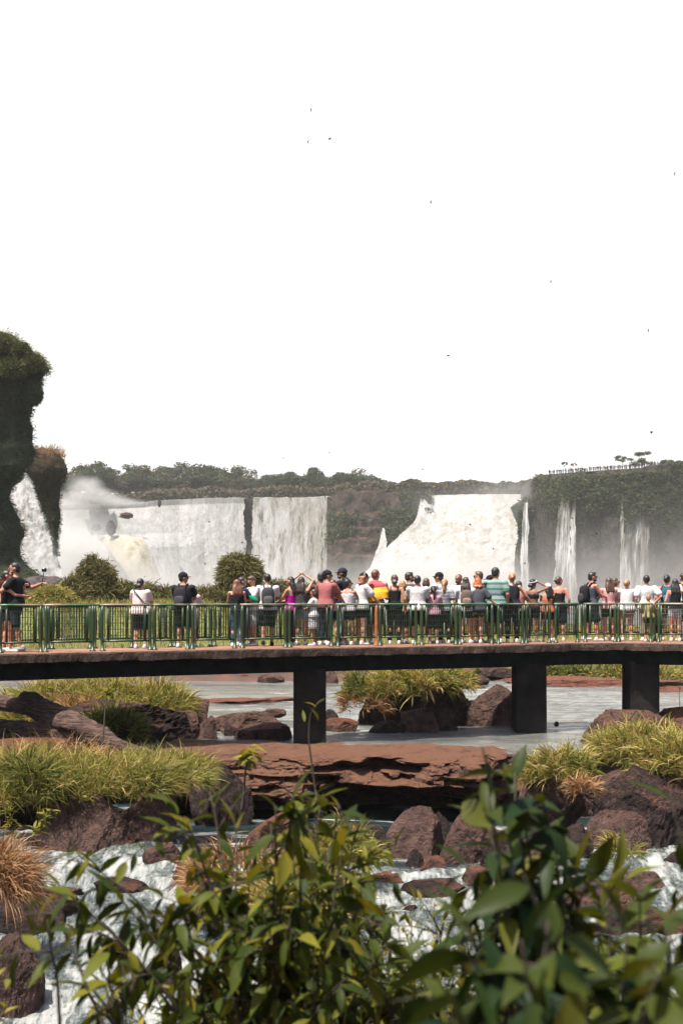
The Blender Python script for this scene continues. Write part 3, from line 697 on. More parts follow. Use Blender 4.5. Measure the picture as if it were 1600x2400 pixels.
SKY = [(120, 1115), (150, 1102), (200, 1082), (225, 1076), (250, 1090), (270, 1105), (300, 1098), (330, 1094), (360, 1088), (400, 1096), (440, 1104), (480, 1088), (500, 1092), (540, 1104), (600, 1112), (660, 1098), (690, 1112), (715, 1092), (750, 1108), (800, 1098), (840, 1102), (860, 1120), (900, 1128), (950, 1130), (1000, 1130), (1050, 1136), (1100, 1130), (1150, 1126), (1190, 1134), (1245, 1128), (1260, 1150)]
def region(px):
    return ('above the left cascade plume' if px < 300 else 'above the stepped left cascade' if px < 575 else 'above the straight curtain fall' if px < 775 else 'above the brown rock face' if px < 985 else 'behind the crest of the broad right falls')
def place_tree(kind, px, ytop, ybase, d, rz, sxy=1.0, lab=None, grp=None):
    e0 = prot[kind]
    if kind in usedp:
        e = e0[0].copy(); COL.objects.link(e)
        for c in e0[1:]:
            q = c.copy(); COL.objects.link(q); q.parent = e
    else: e = e0[0]; usedp.add(kind)
    h = (ybase - ytop) / F * d; e.location = W(px, ybase, d); e.rotation_euler = (0, 0, rz); e.scale = (h * sxy, h * sxy, h)
    tag(e, lab or (DESC[kind] + ' ' + region(px)), 'tree', grp or ('forest trees ' + region(px)))
rr = random.Random(4)
for row, (dd, dy, step) in enumerate(((650, 26, 21), (700, 12, 24), (760, 0, 27))):
    px = 128 + row * 7
    while px < 1252:
        k = rr.choice(['round', 'round', 'tall', 'wide', 'olive', 'scrub', 'olive', 'sparse'] if px < 850 else ['scrub', 'olive', 'sparse', 'scrub', 'wide', 'round'])
        if row == 0: k = rr.choice(['scrub', 'olive', 'round', 'scrub', 'wide'])
        yt = float(interp(px, SKY)) + dy * .7 - 3 + rr.uniform(-5, 8) - (5 if k in ('sparse', 'tall') else 0)
        place_tree(k, px, yt, 1172, dd, rr.uniform(0, 6.28), rr.uniform(1.2, 1.65) * (.8 if k == 'tall' else 1)); px += step * rr.uniform(.6, 1.4)
for (px, yt, k) in ((222, 1074, 'umbrella'), (238, 1076, 'round'), (712, 1090, 'umbrella'), (664, 1100, 'round'), (808, 1098, 'wide'), (1240, 1112, 'umbrella'), (1190, 1125, 'olive')):
    place_tree(k, px, yt, 1172, 640 if px < 1100 else 610, rr.uniform(0, 6), 1.0, {222: 'tallest flat topped tree above the spray plume', 238: 'dark ball crowned tree beside the tallest one', 712: 'thin flat topped tree standing alone above the curtain fall', 664: 'near black round tree above the dark gap', 808: 'broad tree at the right end of the dark forest', 1240: 'pale layered tree beside the right cliff', 1190: 'pale misty tree behind the right falls crest'}[px])
# low scrub along the crest
n = 22000; px = r_.uniform(120, 1260, n); d = r_.uniform(622, 648, n)
base = interp(px, [(120, 1182), (300, 1178), (400, 1170), (780, 1164), (860, 1152), (1250, 1156)]); hgt = r_.random(n) ** 1.3 * (25 + 12 * fbm(np.stack([px * .03, px * 0, px * 0], 1), 3, 5))
P = np.stack([(px - 800) / F * d, d, EYE - (base - hgt - HY) / F * d], 1)
V, FA = cards(P, np.tile([0, -.5, .8], (n, 1)), r_.uniform(.5, 1.2, n), 7)
o = mkobj('undergrowth', V, FA, M_tree3); tag(o, 'brown and olive undergrowth along the crest of the falls', kind='stuff')
# trees and platform on right cliff
for (px, yt, yb, k, s, lab) in ((1458, 1060, 1100, 'umbrella', 1.3, 'thin flat topped tree behind the platform crowd'), (1502, 1056, 1102, 'olive', 1.2, 'rounded tree behind the platform crowd'), (1557, 1068, 1112, 'round', 1.0, 'dark tree at the right end of the platform'), (1580, 1076, 1115, 'olive', 1.1, 'olive tree at the right frame edge on the cliff'), (1602, 1074, 1120, 'wide', 1.2, 'wide tree cut by the right frame edge'),
                                (1322, 1076, 1100, 'round', .6, 'small dark ball shaped tree above the left end of the platform'), (1343, 1081, 1102, 'umbrella', .8, 'tiny flat tree next to the ball shaped one')):
    place_tree(k, px, yt, yb, 520 if px > 1400 else 556, rr.uniform(0, 6), s, lab, 'trees on the right cliff')

# ============================================================ rocks
M_rock = rockmat('basalt_brown', redamt=.25, scale=1.6)
M_rock_red = rockmat('basalt_red_topped', redamt=.85, scale=1.3, red=(.19, .078, .05))
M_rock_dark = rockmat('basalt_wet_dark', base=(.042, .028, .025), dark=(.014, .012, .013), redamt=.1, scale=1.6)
M_rock_mid = rockmat('basalt_mauve', base=(.115, .07, .058), dark=(.028, .02, .02), red=(.16, .08, .055), redamt=.35, scale=1.2)
def rock(label, px, ytop, ybot, w, d, mat, seed, ratio=.8, cuts=15, cutd=(.42, .78), rough=.13, res=64, skew=0, group=None, flat=None, grp2=None):
    """a boulder: seen width w and height ytop..ybot (picture units) at distance d"""
    r = np.random.default_rng(seed)
    if d < 26.5 and ybot > 1880:
        for _ in range(12): d = float((EYE - zw(d) + .04) * F / (ybot - HY))
    if w > 110 and px < 1650: res = 84
    V, FA = sphere(res * 2, res)
    for k in range(cuts):
        n = r.normal(0, 1, 3); n[2] = abs(n[2]) * .9 - .1; n /= np.linalg.norm(n); c = r.uniform(*cutd)
        s = V @ n - c; V = V - np.clip(s, 0, 9)[:, None] * n
    if flat: V[:, 2] = np.where(V[:, 2] > flat, flat + (V[:, 2] - flat) * .12, V[:, 2])
    lo, hi = V.min(0), V.max(0); V = (V - (lo + hi) / 2) / (hi - lo) * 2
    V[:, 0] += skew * V[:, 2]
    V = V * (1 + rough * fbm(V * 1.7 + seed, 5, seed, .6) + rough * .55 * (.35 - np.abs(fbm(V * 4 + seed, 5, seed + 1, .62)) * 1.6))[:, None]
    rx = w / 2 / F * d; rz = (ybot - ytop) / F * d
    V = V * (1 + .030 * (.3 - np.abs(fbm(V * 11 + seed, 4, seed + 4, .65))) * 2 - .05 * np.clip(fbm(V * 3.1 + seed, 3, seed + 8) - .22, 0, 1))[:, None]
    # origin at the base; the lower half sits in water or ground
    V = V * np.array([rx, rx * ratio, rz * .68]); V[:, 2] = np.where(V[:, 2] < 0, V[:, 2] * 1.8, V[:, 2]); V[:, 2] += rz * .32
    o = mkobj('rock', V, FA, mat, smooth=False); o.location = W(px, ybot, d); tag(o, label, 'rock', group); return o

# the wide flat ledge that dams the river
def ledge():
    prof = [(4.6, -1.2), (4.5, -.15), (4.2, .0), (3.4, .05), (2.2, .09), (1.1, .10), (.35, .10), (.05, .06), (-.10, -.04), (-.16, -.12), (-.34, -.17), (-.36, -.28), (-.52, -.34), (-.55, -.47), (-.70, -.53), (-.66, -.64), (-.30, -.70), (.5, -.80), (.7, -1.3)]
    pr = np.array(prof); seg = []
    for a, b in zip(pr[:-1], pr[1:]):
        k = max(2, int(np.linalg.norm(b - a) / (.028 if a[0] < 1 else .07))); seg.append(a + (b - a) * np.linspace(0, 1, k, endpoint=False)[:, None])
    pr = np.concatenate(seg + [pr[-1:]]); nx = 560
    xs = np.linspace(WX(330, 29), WX(1245, 29), nx); U, K = np.meshgrid(np.arange(nx), np.arange(len(pr)), indexing='ij'); U = U.ravel(); K = K.ravel()
    X = xs[U]; t = U / (nx - 1)
    front = 28.0 + fbm(np.stack([X * .55, X * 0, X * 0], 1), 4, 3) * .75 + np.interp(t, [0, .08, .2, .85, 1], [1.8, .5, .2, -.1, 1.6])
    sh = np.interp(t, [0, .05, .93, 1], [.25, 1, 1, .25])
    Y = front + pr[K, 0] * np.interp(t, [0, .5, .8, 1], [1, 1, .95, .6]); Z = pr[K, 1] * 1.0 - (1 - sh) * .15 * (pr[K, 1] > -1)
    Q = np.stack([X, Y, Z], 1)
    face = (pr[K, 0] < .5)
    n = fbm(Q * np.array([1.0, 1.0, 4.5]), 5, 7, .6); n2 = fbm(Q * np.array([3.2, 3.2, 9]), 4, 8, .6)
    lay = np.floor(Q[:, 2] * 8 + fbm(Q * np.array([.5, .5, 1.5]), 3, 19) * 2.2); blk = np.floor(X * 1.3 + fbm(Q * 1.1, 3, 9) * 1.6 + lay * .37); jit = _h(blk.astype(np.int64), (blk * 0).astype(np.int64), lay.astype(np.int64), 5)
    big = fbm(Q * np.array([.55, .5, 1.6]) + 4, 3, 21); hole = np.clip(fbm(Q * np.array([.9, .5, 2.2]) + 9, 3, 23) - .12, 0, 1)
    cave = np.clip(1 - np.abs((t - .68) / .2) ** 3, 0, 1) * (pr[K, 1] < -.34)
    Y = Y - face * (n * .15 + (.3 - np.abs(n2)) * .22 + jit * .17 + (.3 - np.abs(big)) * .6) + face * hole * 2.0 + cave * 1.3
    Z = Z + (~face) * (fbm(Q * 1.1, 4, 11) * .09 + fbm(Q * 5, 3, 12) * .02) + face * n2 * .02
    o = mkobj('rock_ledge', np.stack([X, Y, Z], 1), grid(len(pr), nx)[:, ::-1], rockmat('ledge_rock', base=(.085, .048, .04), dark=(.02, .016, .017), red=(.22, .105, .062), redamt=.5, scale=1.1), smooth=False)
    tag(o, 'long flat red topped rock ledge damming the river in front of the footbridge', 'rock ledge')
ledge()
def rubble(V0):
    pass
RK = [  # label, px, ytop, ybot, w, d, mat, seed, ratio, kwargs
 ('big brown boulder with a flat sloping face in the middle of the rapids', 958, 1886, 2006, 168, 24.0, M_rock_mid, 11, .8, dict(cuts=9, cutd=(.4, .7))),
 ('broad brown boulder right of the flat faced one', 1110, 1903, 2020, 190, 24.3, M_rock, 12, .8, {}),
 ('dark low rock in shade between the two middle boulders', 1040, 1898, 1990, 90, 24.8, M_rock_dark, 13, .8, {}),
 ('small orange brown stone under the flat faced boulder', 1015, 2006, 2050, 62, 22.6, M_rock_red, 14, .8, {}),
 ('small upright dark stone before the flat faced boulder', 972, 1990, 2034, 48, 22.9, M_rock_dark, 15, .8, {}),
 ('dark rock left of the flat faced boulder', 870, 1926, 2010, 90, 24.0, M_rock_dark, 16, .9, {}),
 ('reddish stone split by white water below the boulders', 905, 2046, 2080, 110, 21.6, M_rock_red, 17, .8, {}),
 ('wet flat stone in the middle of the white water', 1010, 2062, 2105, 150, 21.2, M_rock_dark, 18, .7, {}),
 ('orange stone behind the right shrub stem', 1112, 2030, 2080, 80, 21.8, M_rock_red, 19, .8, {}),
 ('low dark rock right of the wet flat stone', 1140, 2068, 2115, 130, 21.0, M_rock_dark, 20, .8, {}),
 ('craggy triangular boulder below the right grass', 1450, 1900, 2004, 150, 22.0, M_rock_mid, 22, .8, dict(cuts=10, cutd=(.45, .8), rough=.16)),
 ('large smooth striped boulder at the right with grass around it', 1405, 1762, 1890, 190, 24.2, M_rock_mid, 23, .9, dict(cuts=8, cutd=(.45, .75))),
 ('wide dark rock mass under the right edge grass', 1530, 1800, 1985, 290, 24.8, M_rock_dark, 24, .7, dict(rough=.15)),
 ('dark rock left of the striped boulder', 1330, 1836, 1912, 140, 24.6, M_rock_mid, 25, .8, {}),
 ('round wet stone in foam at the right edge', 1590, 1996, 2040, 90, 21.0, M_rock_dark, 26, .8, {}),
 ('brown slab behind leaves at the lower right', 1400, 2075, 2150, 190, 19.5, M_rock, 27, .8, {}),
 ('red brown slab at the lower right edge', 1580, 2135, 2200, 170, 18.8, M_rock_red, 28, .8, {}),
 ('grey rock between the right shrub and the foam', 1370, 2052, 2140, 130, 20.0, M_rock, 29, .8, {}),
 ('big cracked brown boulder below the left grass', 218, 1836, 1992, 240, 23.0, M_rock_mid, 31, .8, dict(cuts=8, rough=.14)),
 ('darker boulder wedged right of the cracked one', 338, 1852, 1990, 160, 22.6, M_rock, 32, .8, dict(cuts=9)),
 ('small red stone at the foot of the cracked boulder', 300, 1966, 1998, 62, 21.8, M_rock_red, 33, .8, {}),
 ('rounded boulder in white water right of the cracked one', 385, 1972, 2034, 95, 21.3, M_rock, 34, .8, {}),
 ('pale tan rock behind the middle shrub', 462, 1985, 2075, 120, 20.5, M_rock_red, 35, .8, {}),
 ('dark rock under the dry hanging grass at the left edge', 60, 2060, 2190, 200, 19.0, M_rock_dark, 36, .8, {}),
 ('speckled boulder low at the left edge', 30, 2190, 2380, 150, 16.5, M_rock_mid, 37, .9, dict(cuts=8, cutd=(.45, .75))),
 ('brown rock beside the dark one under dry grass', 130, 2080, 2160, 120, 18.6, M_rock, 38, .8, {}),
 ('dark wet rock in the foam beneath the middle shrub', 385, 2225, 2330, 120, 17.0, M_rock_dark, 39, .8, {}),
 ('brown rock hidden behind the middle shrub', 640, 2030, 2160, 260, 19.5, M_rock, 40, .8, {}),
 ('pale rock showing through the shrub top', 640, 1905, 1985, 150, 23.0, M_rock_red, 41, .8, {}),
 ('angular brown stone breaking the foam at the lower left', 160, 2080, 2118, 70, 19, M_rock, 141, .8, {}),
 ('wedge of wet rock between two foam streams at the left', 290, 2052, 2090, 120, 19, M_rock_dark, 142, .8, {}),
 ('row of dark stones behind the large shrub, left one', 480, 2100, 2160, 110, 19, M_rock_dark, 143, .8, {}),
 ('row of dark stones behind the large shrub, right one', 600, 2110, 2180, 130, 19, M_rock, 144, .8, {}),
 ('broad brown shelf of rock below the dry grass in the middle', 700, 2000, 2075, 260, 22, M_rock, 145, .8, dict(flat=.3)),
 ('brown rock wall piece left of the flat faced boulder', 790, 1935, 2010, 110, 24, M_rock, 146, .8, {}),
 ('dark angular rock in front of the broad brown boulder', 1180, 1960, 2050, 120, 22, M_rock_dark, 147, .8, {}),
 ('brown block right of the tall shrub stem', 1260, 1950, 2040, 130, 22, M_rock, 148, .8, {}),
 ('dark block in the gap below the striped boulder', 1330, 1930, 2010, 140, 23, M_rock_dark, 149, .8, {}),
 ('low brown rock dividing the right foam stream', 1500, 2040, 2085, 110, 20, M_rock_mid, 150, .8, {}),
 ('brown rock just above the nearest shrub', 1290, 2110, 2170, 170, 19, M_rock, 151, .8, {}),
 ('dark rock low behind the nearest shrub', 1480, 2120, 2200, 180, 18, M_rock_dark, 152, .8, {}),
 ('small wet stone in the middle foam stream', 950, 2120, 2150, 60, 20, M_rock_dark, 153, .8, {}),
 ('brown stone low in the middle foam stream', 880, 2150, 2195, 90, 19, M_rock, 154, .8, {}),
 ('dark stone near the bottom edge in the left foam', 300, 2300, 2350, 90, 17, M_rock_dark, 155, .8, {}),
 ('flat brown stone just off the left reef in the river', 640, 1660, 1672, 60, 38, M_rock, 156, .6, {}),
 ('small dark stone between the two reef boulders', 545, 1700, 1714, 40, 34, M_rock_dark, 157, .7, {}),
 ('low stone right of the pointed one in midstream', 1050, 1694, 1712, 50, 35.4, M_rock_dark, 158, .7, {}),
 ('long dark rock far upstream behind the midstream block', 1090, 1566, 1578, 90, 57, M_rock, 159, .5, {}),
 ('small brown rock upstream beside the second pier', 1120, 1582, 1596, 50, 54, M_rock_dark, 160, .6, {}),
 ('low dark rock at the lower middle behind leaves', 760, 2170, 2260, 200, 18.0, M_rock_dark, 42, .8, {}),
 # behind and under the bridge
 ('smooth mauve boulder with a hollow beside the grassy islet', 418, 1662, 1726, 108, 33.6, M_rock_mid, 51, .8, dict(cuts=7, cutd=(.5, .8))),
 ('rounded boulder topmost in the group beside the islet', 448, 1635, 1700, 80, 34.6, M_rock, 52, .8, {}),
 ('small boulder at the right end of the group beside the islet', 486, 1676, 1722, 48, 33.4, M_rock_mid, 53, .8, {}),
 ('low brown stone right of the boulder group in the river', 522, 1675, 1696, 66, 35.5, M_rock, 54, .8, {}),
 ('peaked boulder left of the first pier', 590, 1667, 1716, 150, 35.0, M_rock_mid, 55, .7, dict(cuts=10)),
 ('broad low boulder touching the first pier', 618, 1692, 1726, 145, 33.6, M_rock, 56, .7, {}),
 ('flat stone far upstream left of the first pier', 562, 1578, 1592, 78, 57, M_rock, 57, .6, {}),
 ('rounded flat stone right of the far flat one', 634, 1579, 1595, 66, 56, M_rock_mid, 58, .6, {}),
 ('brown stone just right of the first pier upstream', 776, 1568, 1592, 34, 55, M_rock_mid, 59, .6, {}),
 ('long rock behind the green tuft upstream', 855, 1570, 1596, 100, 55.5, M_rock_mid, 60, .6, {}),
 ('small dark stone right of the first pier at the water', 776, 1662, 1686, 40, 36.5, M_rock_dark, 61, .8, {}),
 ('red wet stone right of the first pier', 800, 1682, 1706, 80, 35.5, M_rock_red, 62, .7, {}),
 ('dark mottled stone before the grassy rock', 905, 1688, 1712, 90, 35.0, M_rock_dark, 63, .6, {}),
 ('big dark block carrying the grass tuft in midstream', 1010, 1572, 1700, 205, 37.6, M_rock_dark, 64, .9, dict(cuts=12, cutd=(.6, .85), rough=.12)),
 ('dark rock under the left half of the midstream grass', 905, 1610, 1698, 150, 37.4, M_rock_dark, 65, .8, {}),
 ('pointed brown stone leaning on the midstream block', 966, 1660, 1712, 54, 35.2, M_rock_mid, 66, .8, dict(cuts=9)),
 ('squat brown stone beside the pointed one', 1010, 1670, 1713, 44, 35.0, M_rock_mid, 67, .8, dict(cuts=7)),
 ('small brown stone right of the midstream block', 1108, 1640, 1672, 30, 38, M_rock, 68, .8, {}),
 ('big slanting brown boulder left of the second pier', 1172, 1604, 1702, 165, 37.0, M_rock_mid, 69, .6, dict(cuts=6, skew=.25)),
 ('flat dark rock upstream right of the midstream block', 1160, 1562, 1578, 120, 57, M_rock_dark, 70, .5, {}),
 ('tiny stone alone in the river right of the second pier', 1303, 1690, 1697, 12, 36, M_rock_dark, 71, .8, {}),
 ('large flat brown rock around the foot of the third pier', 1500, 1668, 1738, 260, 32.0, M_rock, 72, .8, dict(flat=.4, cuts=9)),
 ('flat rock at the right edge behind the third pier', 1610, 1650, 1700, 150, 36.0, M_rock_red, 73, .8, {}),
 ('dark undercut rock below the grassy islet', 300, 1640, 1752, 330, 33.0, M_rock_dark, 74, .8, dict(rough=.14)),
 ('red brown bank rock under the islet grass at the left', 130, 1612, 1700, 260, 34.5, M_rock_red, 75, .8, {}),
 ('red flat rock at the left edge below the trunk', 60, 1738, 1815, 300, 27.0, M_rock_red, 76, .9, dict(flat=.3)),
 ('dark rock under the front left grass', 50, 1800, 1925, 170, 25.4, M_rock_dark, 77, .9, {}),
 ('brown rock under the right end of the front left grass', 400, 1790, 1900, 190, 25.2, M_rock, 78, .9, {}),
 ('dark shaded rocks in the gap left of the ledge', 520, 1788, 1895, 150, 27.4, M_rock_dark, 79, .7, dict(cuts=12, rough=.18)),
 ('red rock carrying the right tuft beside the ledge', 1290, 1760, 1860, 150, 26.0, M_rock, 80, .8, {}),
 ('brown rock at the right edge under bright grass', 1560, 1725, 1850, 200, 27.0, M_rock, 81, .8, {}),
]
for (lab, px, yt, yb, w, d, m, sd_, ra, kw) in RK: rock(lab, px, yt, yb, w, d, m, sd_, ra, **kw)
for k, (px, y, w, d) in enumerate(((560, 1640, 190, 45), (480, 1641, 60, 45), (660, 1637, 120, 46), (1112, 1609, 60, 52), (1360, 1597, 330, 54.5), (1540, 1601, 200, 54), (1580, 1618, 120, 50))):
    rock(('long thin red reef just above water left of the first pier', 'short reef left of the long red one', 'dark thin reef by the first pier', 'small reef beside the slanting boulder', 'wide red rock shelf on the far bank right of the second pier', 'red rock shelf on the far bank at the third pier', 'thin red reef at the right edge')[k],
         px, y - (4 if k < 4 else 10), y + 4, w, d, M_rock_red, 90 + k, .5, rough=.14)

# fallen trunk
M_trunk = NT('weathered_trunk'); v = M_trunk.coord((1, 1, 1)); nn = M_trunk.noise(M_trunk.coord((.8, .8, 6)), 5, 8, .7, .4); n2 = M_trunk.noise(v, 18, 5)
M_trunk = M_trunk.done(M_trunk.bsdf(M_trunk.ramp(nn, [(.38, (.014, .010, .009)), (.5, (.058, .036, .030)), (.64, (.12, .072, .056))]), .9, M_trunk.bump(M_trunk.math('ADD', nn, M_trunk.math('MULTIPLY', n2, .4)), .9, .06), .2))
def trunk():
    e = empty('fallen_tree', W(230, 1730, 28.5)); tag(e, 'weathered forked tree trunk lying across the rocks at the left', 'fallen tree')
    base = np.array(e.location)
    def limb(name, pts, rad):
        P = np.array([W(x, y, d) for x, y, d in pts]); t = np.linspace(0, 1, 34); k = np.linspace(0, 1, len(P))
        Q = np.stack([np.interp(t, k, P[:, i]) for i in range(3)], 1); Q = (Q + np.roll(Q, 1, 0) + np.roll(Q, -1, 0)) / 3 * 1.0; Q[0] = P[0]; Q[-1] = P[-1]
        V, FA = tube(Q, np.interp(t, k, rad), 28); V = V + fbm(V * np.array([.9, .9, 4]) , 4, 5)[:, None] * np.array([.02, .08, .11]) + fbm(V * 7, 3, 6)[:, None] * .018
        mkobj(name, V, FA, M_trunk, parent=e, smooth=True, loc=None).location = -Vector(base)
    limb('trunk', [(60, 1648, 30.2), (110, 1672, 29.6), (170, 1700, 29), (240, 1728, 28.4), (300, 1750, 28), (378, 1771, 27.7)], [.24, .27, .30, .20, .12, .05])
    limb('limb', [(-60, 1640, 31.6), (10, 1648, 31), (70, 1660, 30.2), (120, 1680, 29.6)], [.24, .21, .18, .16])
    limb('limb', [(-60, 1705, 30.5), (0, 1712, 30), (80, 1716, 29.4), (150, 1722, 29), (210, 1745, 28.6)], [.24, .24, .2, .18, .10])
trunk()

# ============================================================ grass
def gdome(name, label, px, py, d, rxp, rzp, n, ln, mat, seed, ratio=.8, width=.014, droop=.85, upb=.6, core=None, kind='stuff', jitter=.04, hemi=-.15, seg=4):
    """grass rooted over a mound: centre in picture units"""
    r = np.random.default_rng(seed); rxp = rxp * (1 if kind == 'thing' else 1.05); rzp = rzp * (1 if kind == 'thing' else .88); ln = ln * .8; width = width * 1.45; nt_ = max(8, int(n / 16 * .62)); u = unit(r.normal(0, 1, (int(nt_ * 5.6), 3))); u = u[(u[:, 2] > hemi) & (u[:, 1] < .55)][:nt_ * (2 if kind == 'thing' else 1)]
    rx = rxp / F * d; rz = rzp / F * d
    rad = 1.04 + .42 * fbm(u * 1.6 + seed, 3, seed); C = u * rad[:, None] * np.array([rx, rx * ratio, rz]); C[:, 2] -= ln * .35
    tl = r.uniform(.5, 1.3, len(u)); td = unit(u * np.array([1, 1, .4]) + np.array([0, 0, upb]) + r.normal(0, .45, (len(u), 3)))
    idx = np.repeat(np.arange(len(u)), 16 if kind != 'thing' else 26); u = u[idx]
    P = C[idx] + r.normal(0, .045 if kind != 'thing' else .14, (len(idx), 3))
    D = unit(td[idx] + r.normal(0, .42, (len(idx), 3)))
    L = r.uniform(.45, 1.2, len(idx)) * ln * tl[idx]
    V, FA = blades(P, D, L, width * r.uniform(.6, 1.5, len(idx)), droop * r.uniform(.5, 1.4, len(idx)), seg, seed=seed)
    if core:
        Vc, Fc = sphere(28, 14); Vc = Vc * (1 + .14 * fbm(Vc * 2 + seed, 3, seed))[:, None] * np.array([rx, rx * ratio, rz]) * .93
    if kind == 'thing':
        e = empty(name, W(px, py, d)); tag(e, label, 'grass mound', 'grassy mounds on the far bank'); mkobj('blades', V, FA, mat, parent=e)
        if core: mkobj('mound_core', Vc, Fc, core, parent=e, smooth=True)
        return e
    o = mkobj(name, V, FA, mat); o.location = W(px, py, d); tag(o, label, kind='stuff'); return o

# front left patch
gdome('grass', 'golden green grass tuft at the left edge on the front bank', 50, 1838, 25.0, 105, 78, 6500, .55, M_gold, 1, .8, .011)
gdome('grass', 'tall green tuft in the front left patch', 85, 1832, 24.6, 62, 66, 3000, .6, M_olive, 2, .8, .012)
gdome('grass', 'dry golden grass in the middle of the front left patch', 190, 1828, 25.2, 130, 62, 6500, .5, M_gold, 3, .8, .010)
gdome('grass', 'golden grass draping over the cracked boulder', 310, 1822, 25.0, 100, 46, 4500, .5, M_gold, 4, .8, .010, 1.0)
gdome('grass', 'grass at the right end of the front left patch', 415, 1818, 25.4, 62, 50, 3200, .5, M_gold, 5, .8, .010)
gdome('grass', 'bright green leafy tuft above the cracked boulder', 330, 1840, 24.6, 44, 26, 900, .42, M_olive, 6, .8, .018, 1.0)
gdome('grass', 'reddish seed grass at the back of the front left patch', 150, 1765, 26.2, 80, 34, 2500, .5, M_dry, 7, .8, .009)
gdome('grass', 'thin dry grass at the back right of the front left patch', 330, 1790, 26.2, 150, 32, 4500, .40, M_gold, 8, .8, .009)
# islet
gdome('grass', 'golden grass covering the left of the islet under the bridge', 120, 1665, 34.5, 110, 72, 6000, .6, M_gold, 11, .8, .014)
gdome('grass', 'golden grass covering the top of the islet under the bridge', 250, 1650, 34.6, 150, 58, 7500, .55, M_gold, 12, .8, .014)
gdome('grass', 'golden grass at the right end of the islet', 365, 1655, 34.2, 80, 55, 4500, .55, M_gold, 13, .8, .014)
gdome('grass', 'dark green fern tuft in the shade of the islet', 262, 1705, 31.6, 68, 50, 3000, .5, M_olive, 14, .8, .016)
gdome('grass', 'reddish dry grass on the flank of the islet', 190, 1672, 33.4, 70, 40, 2000, .5, M_dry, 15, .8, .012)
# midstream
gdome('grass', 'green round tuft on the left of the midstream rock', 856, 1622, 37.2, 42, 46, 2600, .5, M_olive, 21, .8, .016)
gdome('grass', 'reddish hanging grass below the green round tuft', 852, 1645, 37.0, 44, 34, 1800, .5, M_dry, 22, .8, .012, 1.1)
gdome('grass', 'yellow grass crowning the midstream block', 1000, 1588, 37.4, 92, 30, 5200, .5, M_gold, 23, .9, .02, .95)
gdome('grass', 'yellow green grass draping the front of the midstream block', 1010, 1604, 36.9, 48, 34, 1800, .5, M_gold, 24, .8, .024, 1.1)
gdome('grass', 'yellow grass on the left shoulder of the midstream block', 915, 1608, 37.0, 50, 38, 2200, .45, M_gold, 25, .8, .016, 1.0)
# right
gdome('grass', 'yellow green tuft on the rock right of the ledge', 1308, 1800, 25.6, 60, 52, 3600, .45, M_gold, 31, .8, .014)
gdome('grass', 'bright yellow green grass over the right bank', 1500, 1752, 26.6, 100, 52, 5500, .5, M_gold, 32, .8, .014)
gdome('grass', 'bright grass draping down at the right edge', 1590, 1785, 25.6, 70, 70, 4200, .55, M_gold, 33, .8, .016, 1.0)
gdome('grass', 'low yellow grass before the flat rock at the third pier', 1470, 1730, 28.5, 70, 18, 2500, .4, M_gold, 34, .8, .012)
gdome('grass', 'small dry tuft on the striped boulder', 1362, 1840, 23.4, 26, 18, 500, .3, M_dry, 35)
gdome('grass', 'thin golden grass beside the craggy boulder', 1458, 1985, 20.8, 30, 22, 500, .35, M_gold, 36)
# foreground banks
gdome('dry_grass', 'reddish dry grass hanging over the rock at the left edge', 0, 2045, 18.6, 46, 62, 5500, .66, M_dry, 41, .9, .010, 1.2, .3)
gdome('dry_grass', 'straw coloured dry grass behind the middle shrub', 570, 2050, 19.8, 110, 60, 4500, .48, M_dry, 42, .8, .012, 1.1, .4)
gdome('grass', 'golden grass behind the top of the middle shrub', 800, 1990, 21.5, 60, 50, 3000, .5, M_gold, 43, .8, .012, 1.0)
gdome('grass', 'golden grass low behind the middle shrub', 700, 2110, 18.6, 110, 60, 4500, .5, M_gold, 44, .8, .012, 1.0)
# far bank field seen through the railing
def field():
    r = np.random.default_rng(77); n = 42000; Y = 57.5 + 30 * r.random(n) ** 1.6; X = r.uniform(-1, 1, n) * (Y * .26 + 2)
    Z = gz(X, Y); P = np.stack([X, Y, Z], 1)
    k = fbm(P * .35, 3, 3); keep = (k > -.45) | (Y > 66); P = P[keep]; n = len(P); k = k[keep]
    D = unit(np.stack([r.normal(0, .35, n), r.normal(0, .35, n), np.ones(n)], 1))
    V, FA = blades(P, D, (.35 + .25 * k) * r.uniform(.6, 1.4, n), .035, .55, 3, seed=4)
    o = mkobj('bank_grass', V, FA, M_gold); tag(o, 'yellow green grass field on the far bank seen through the railing', kind='stuff')
field()
gdome('bank_grass', 'overhanging grass along the far bank right of the second pier', 1370, 1580, 57, 120, 22, 5000, .9, M_olive, 78, .3, .035, 1.1)
gdome('bank_grass', 'yellow grass patch on the far bank beside the third pier', 1490, 1580, 56.5, 110, 20, 3000, .6, M_gold, 79, .3, .03, .9)
MO = [('tall round topped grassy mound at the left', 218, 1382, 72, 37, 58, 9500), ('left shoulder of the tall grassy mound', 175, 1400, 71, 32, 40, 4000), ('low bright grassy mound left of the tall one', 125, 1408, 69, 36, 24, 3000),
      ('mound between the tall one and the lone visitor', 290, 1410, 74, 50, 36, 4500), ('small mound behind the visitor in the pale top', 345, 1410, 76, 30, 34, 2500), ('low mound left of the man in the black cap', 388, 1412, 76, 34, 30, 2500),
      ('ball shaped dark grassy mound rising behind the visitors', 562, 1342, 72, 35, 35, 8000), ('sloping base of the ball shaped mound', 540, 1414, 72, 52, 42, 5500), ('long low mound left of the ball shaped one', 480, 1420, 72, 60, 34, 4000),
      ('low mound behind the woman in magenta', 650, 1408, 73, 46, 40, 3500), ('low mound behind the raised arms', 735, 1408, 73, 40, 34, 3000), ('low mound behind the man in dusty pink', 790, 1412, 74, 36, 30, 2200),
      ('small bright mound at the far left behind the man with the camera stick', 78, 1412, 70, 24, 18, 1500)]
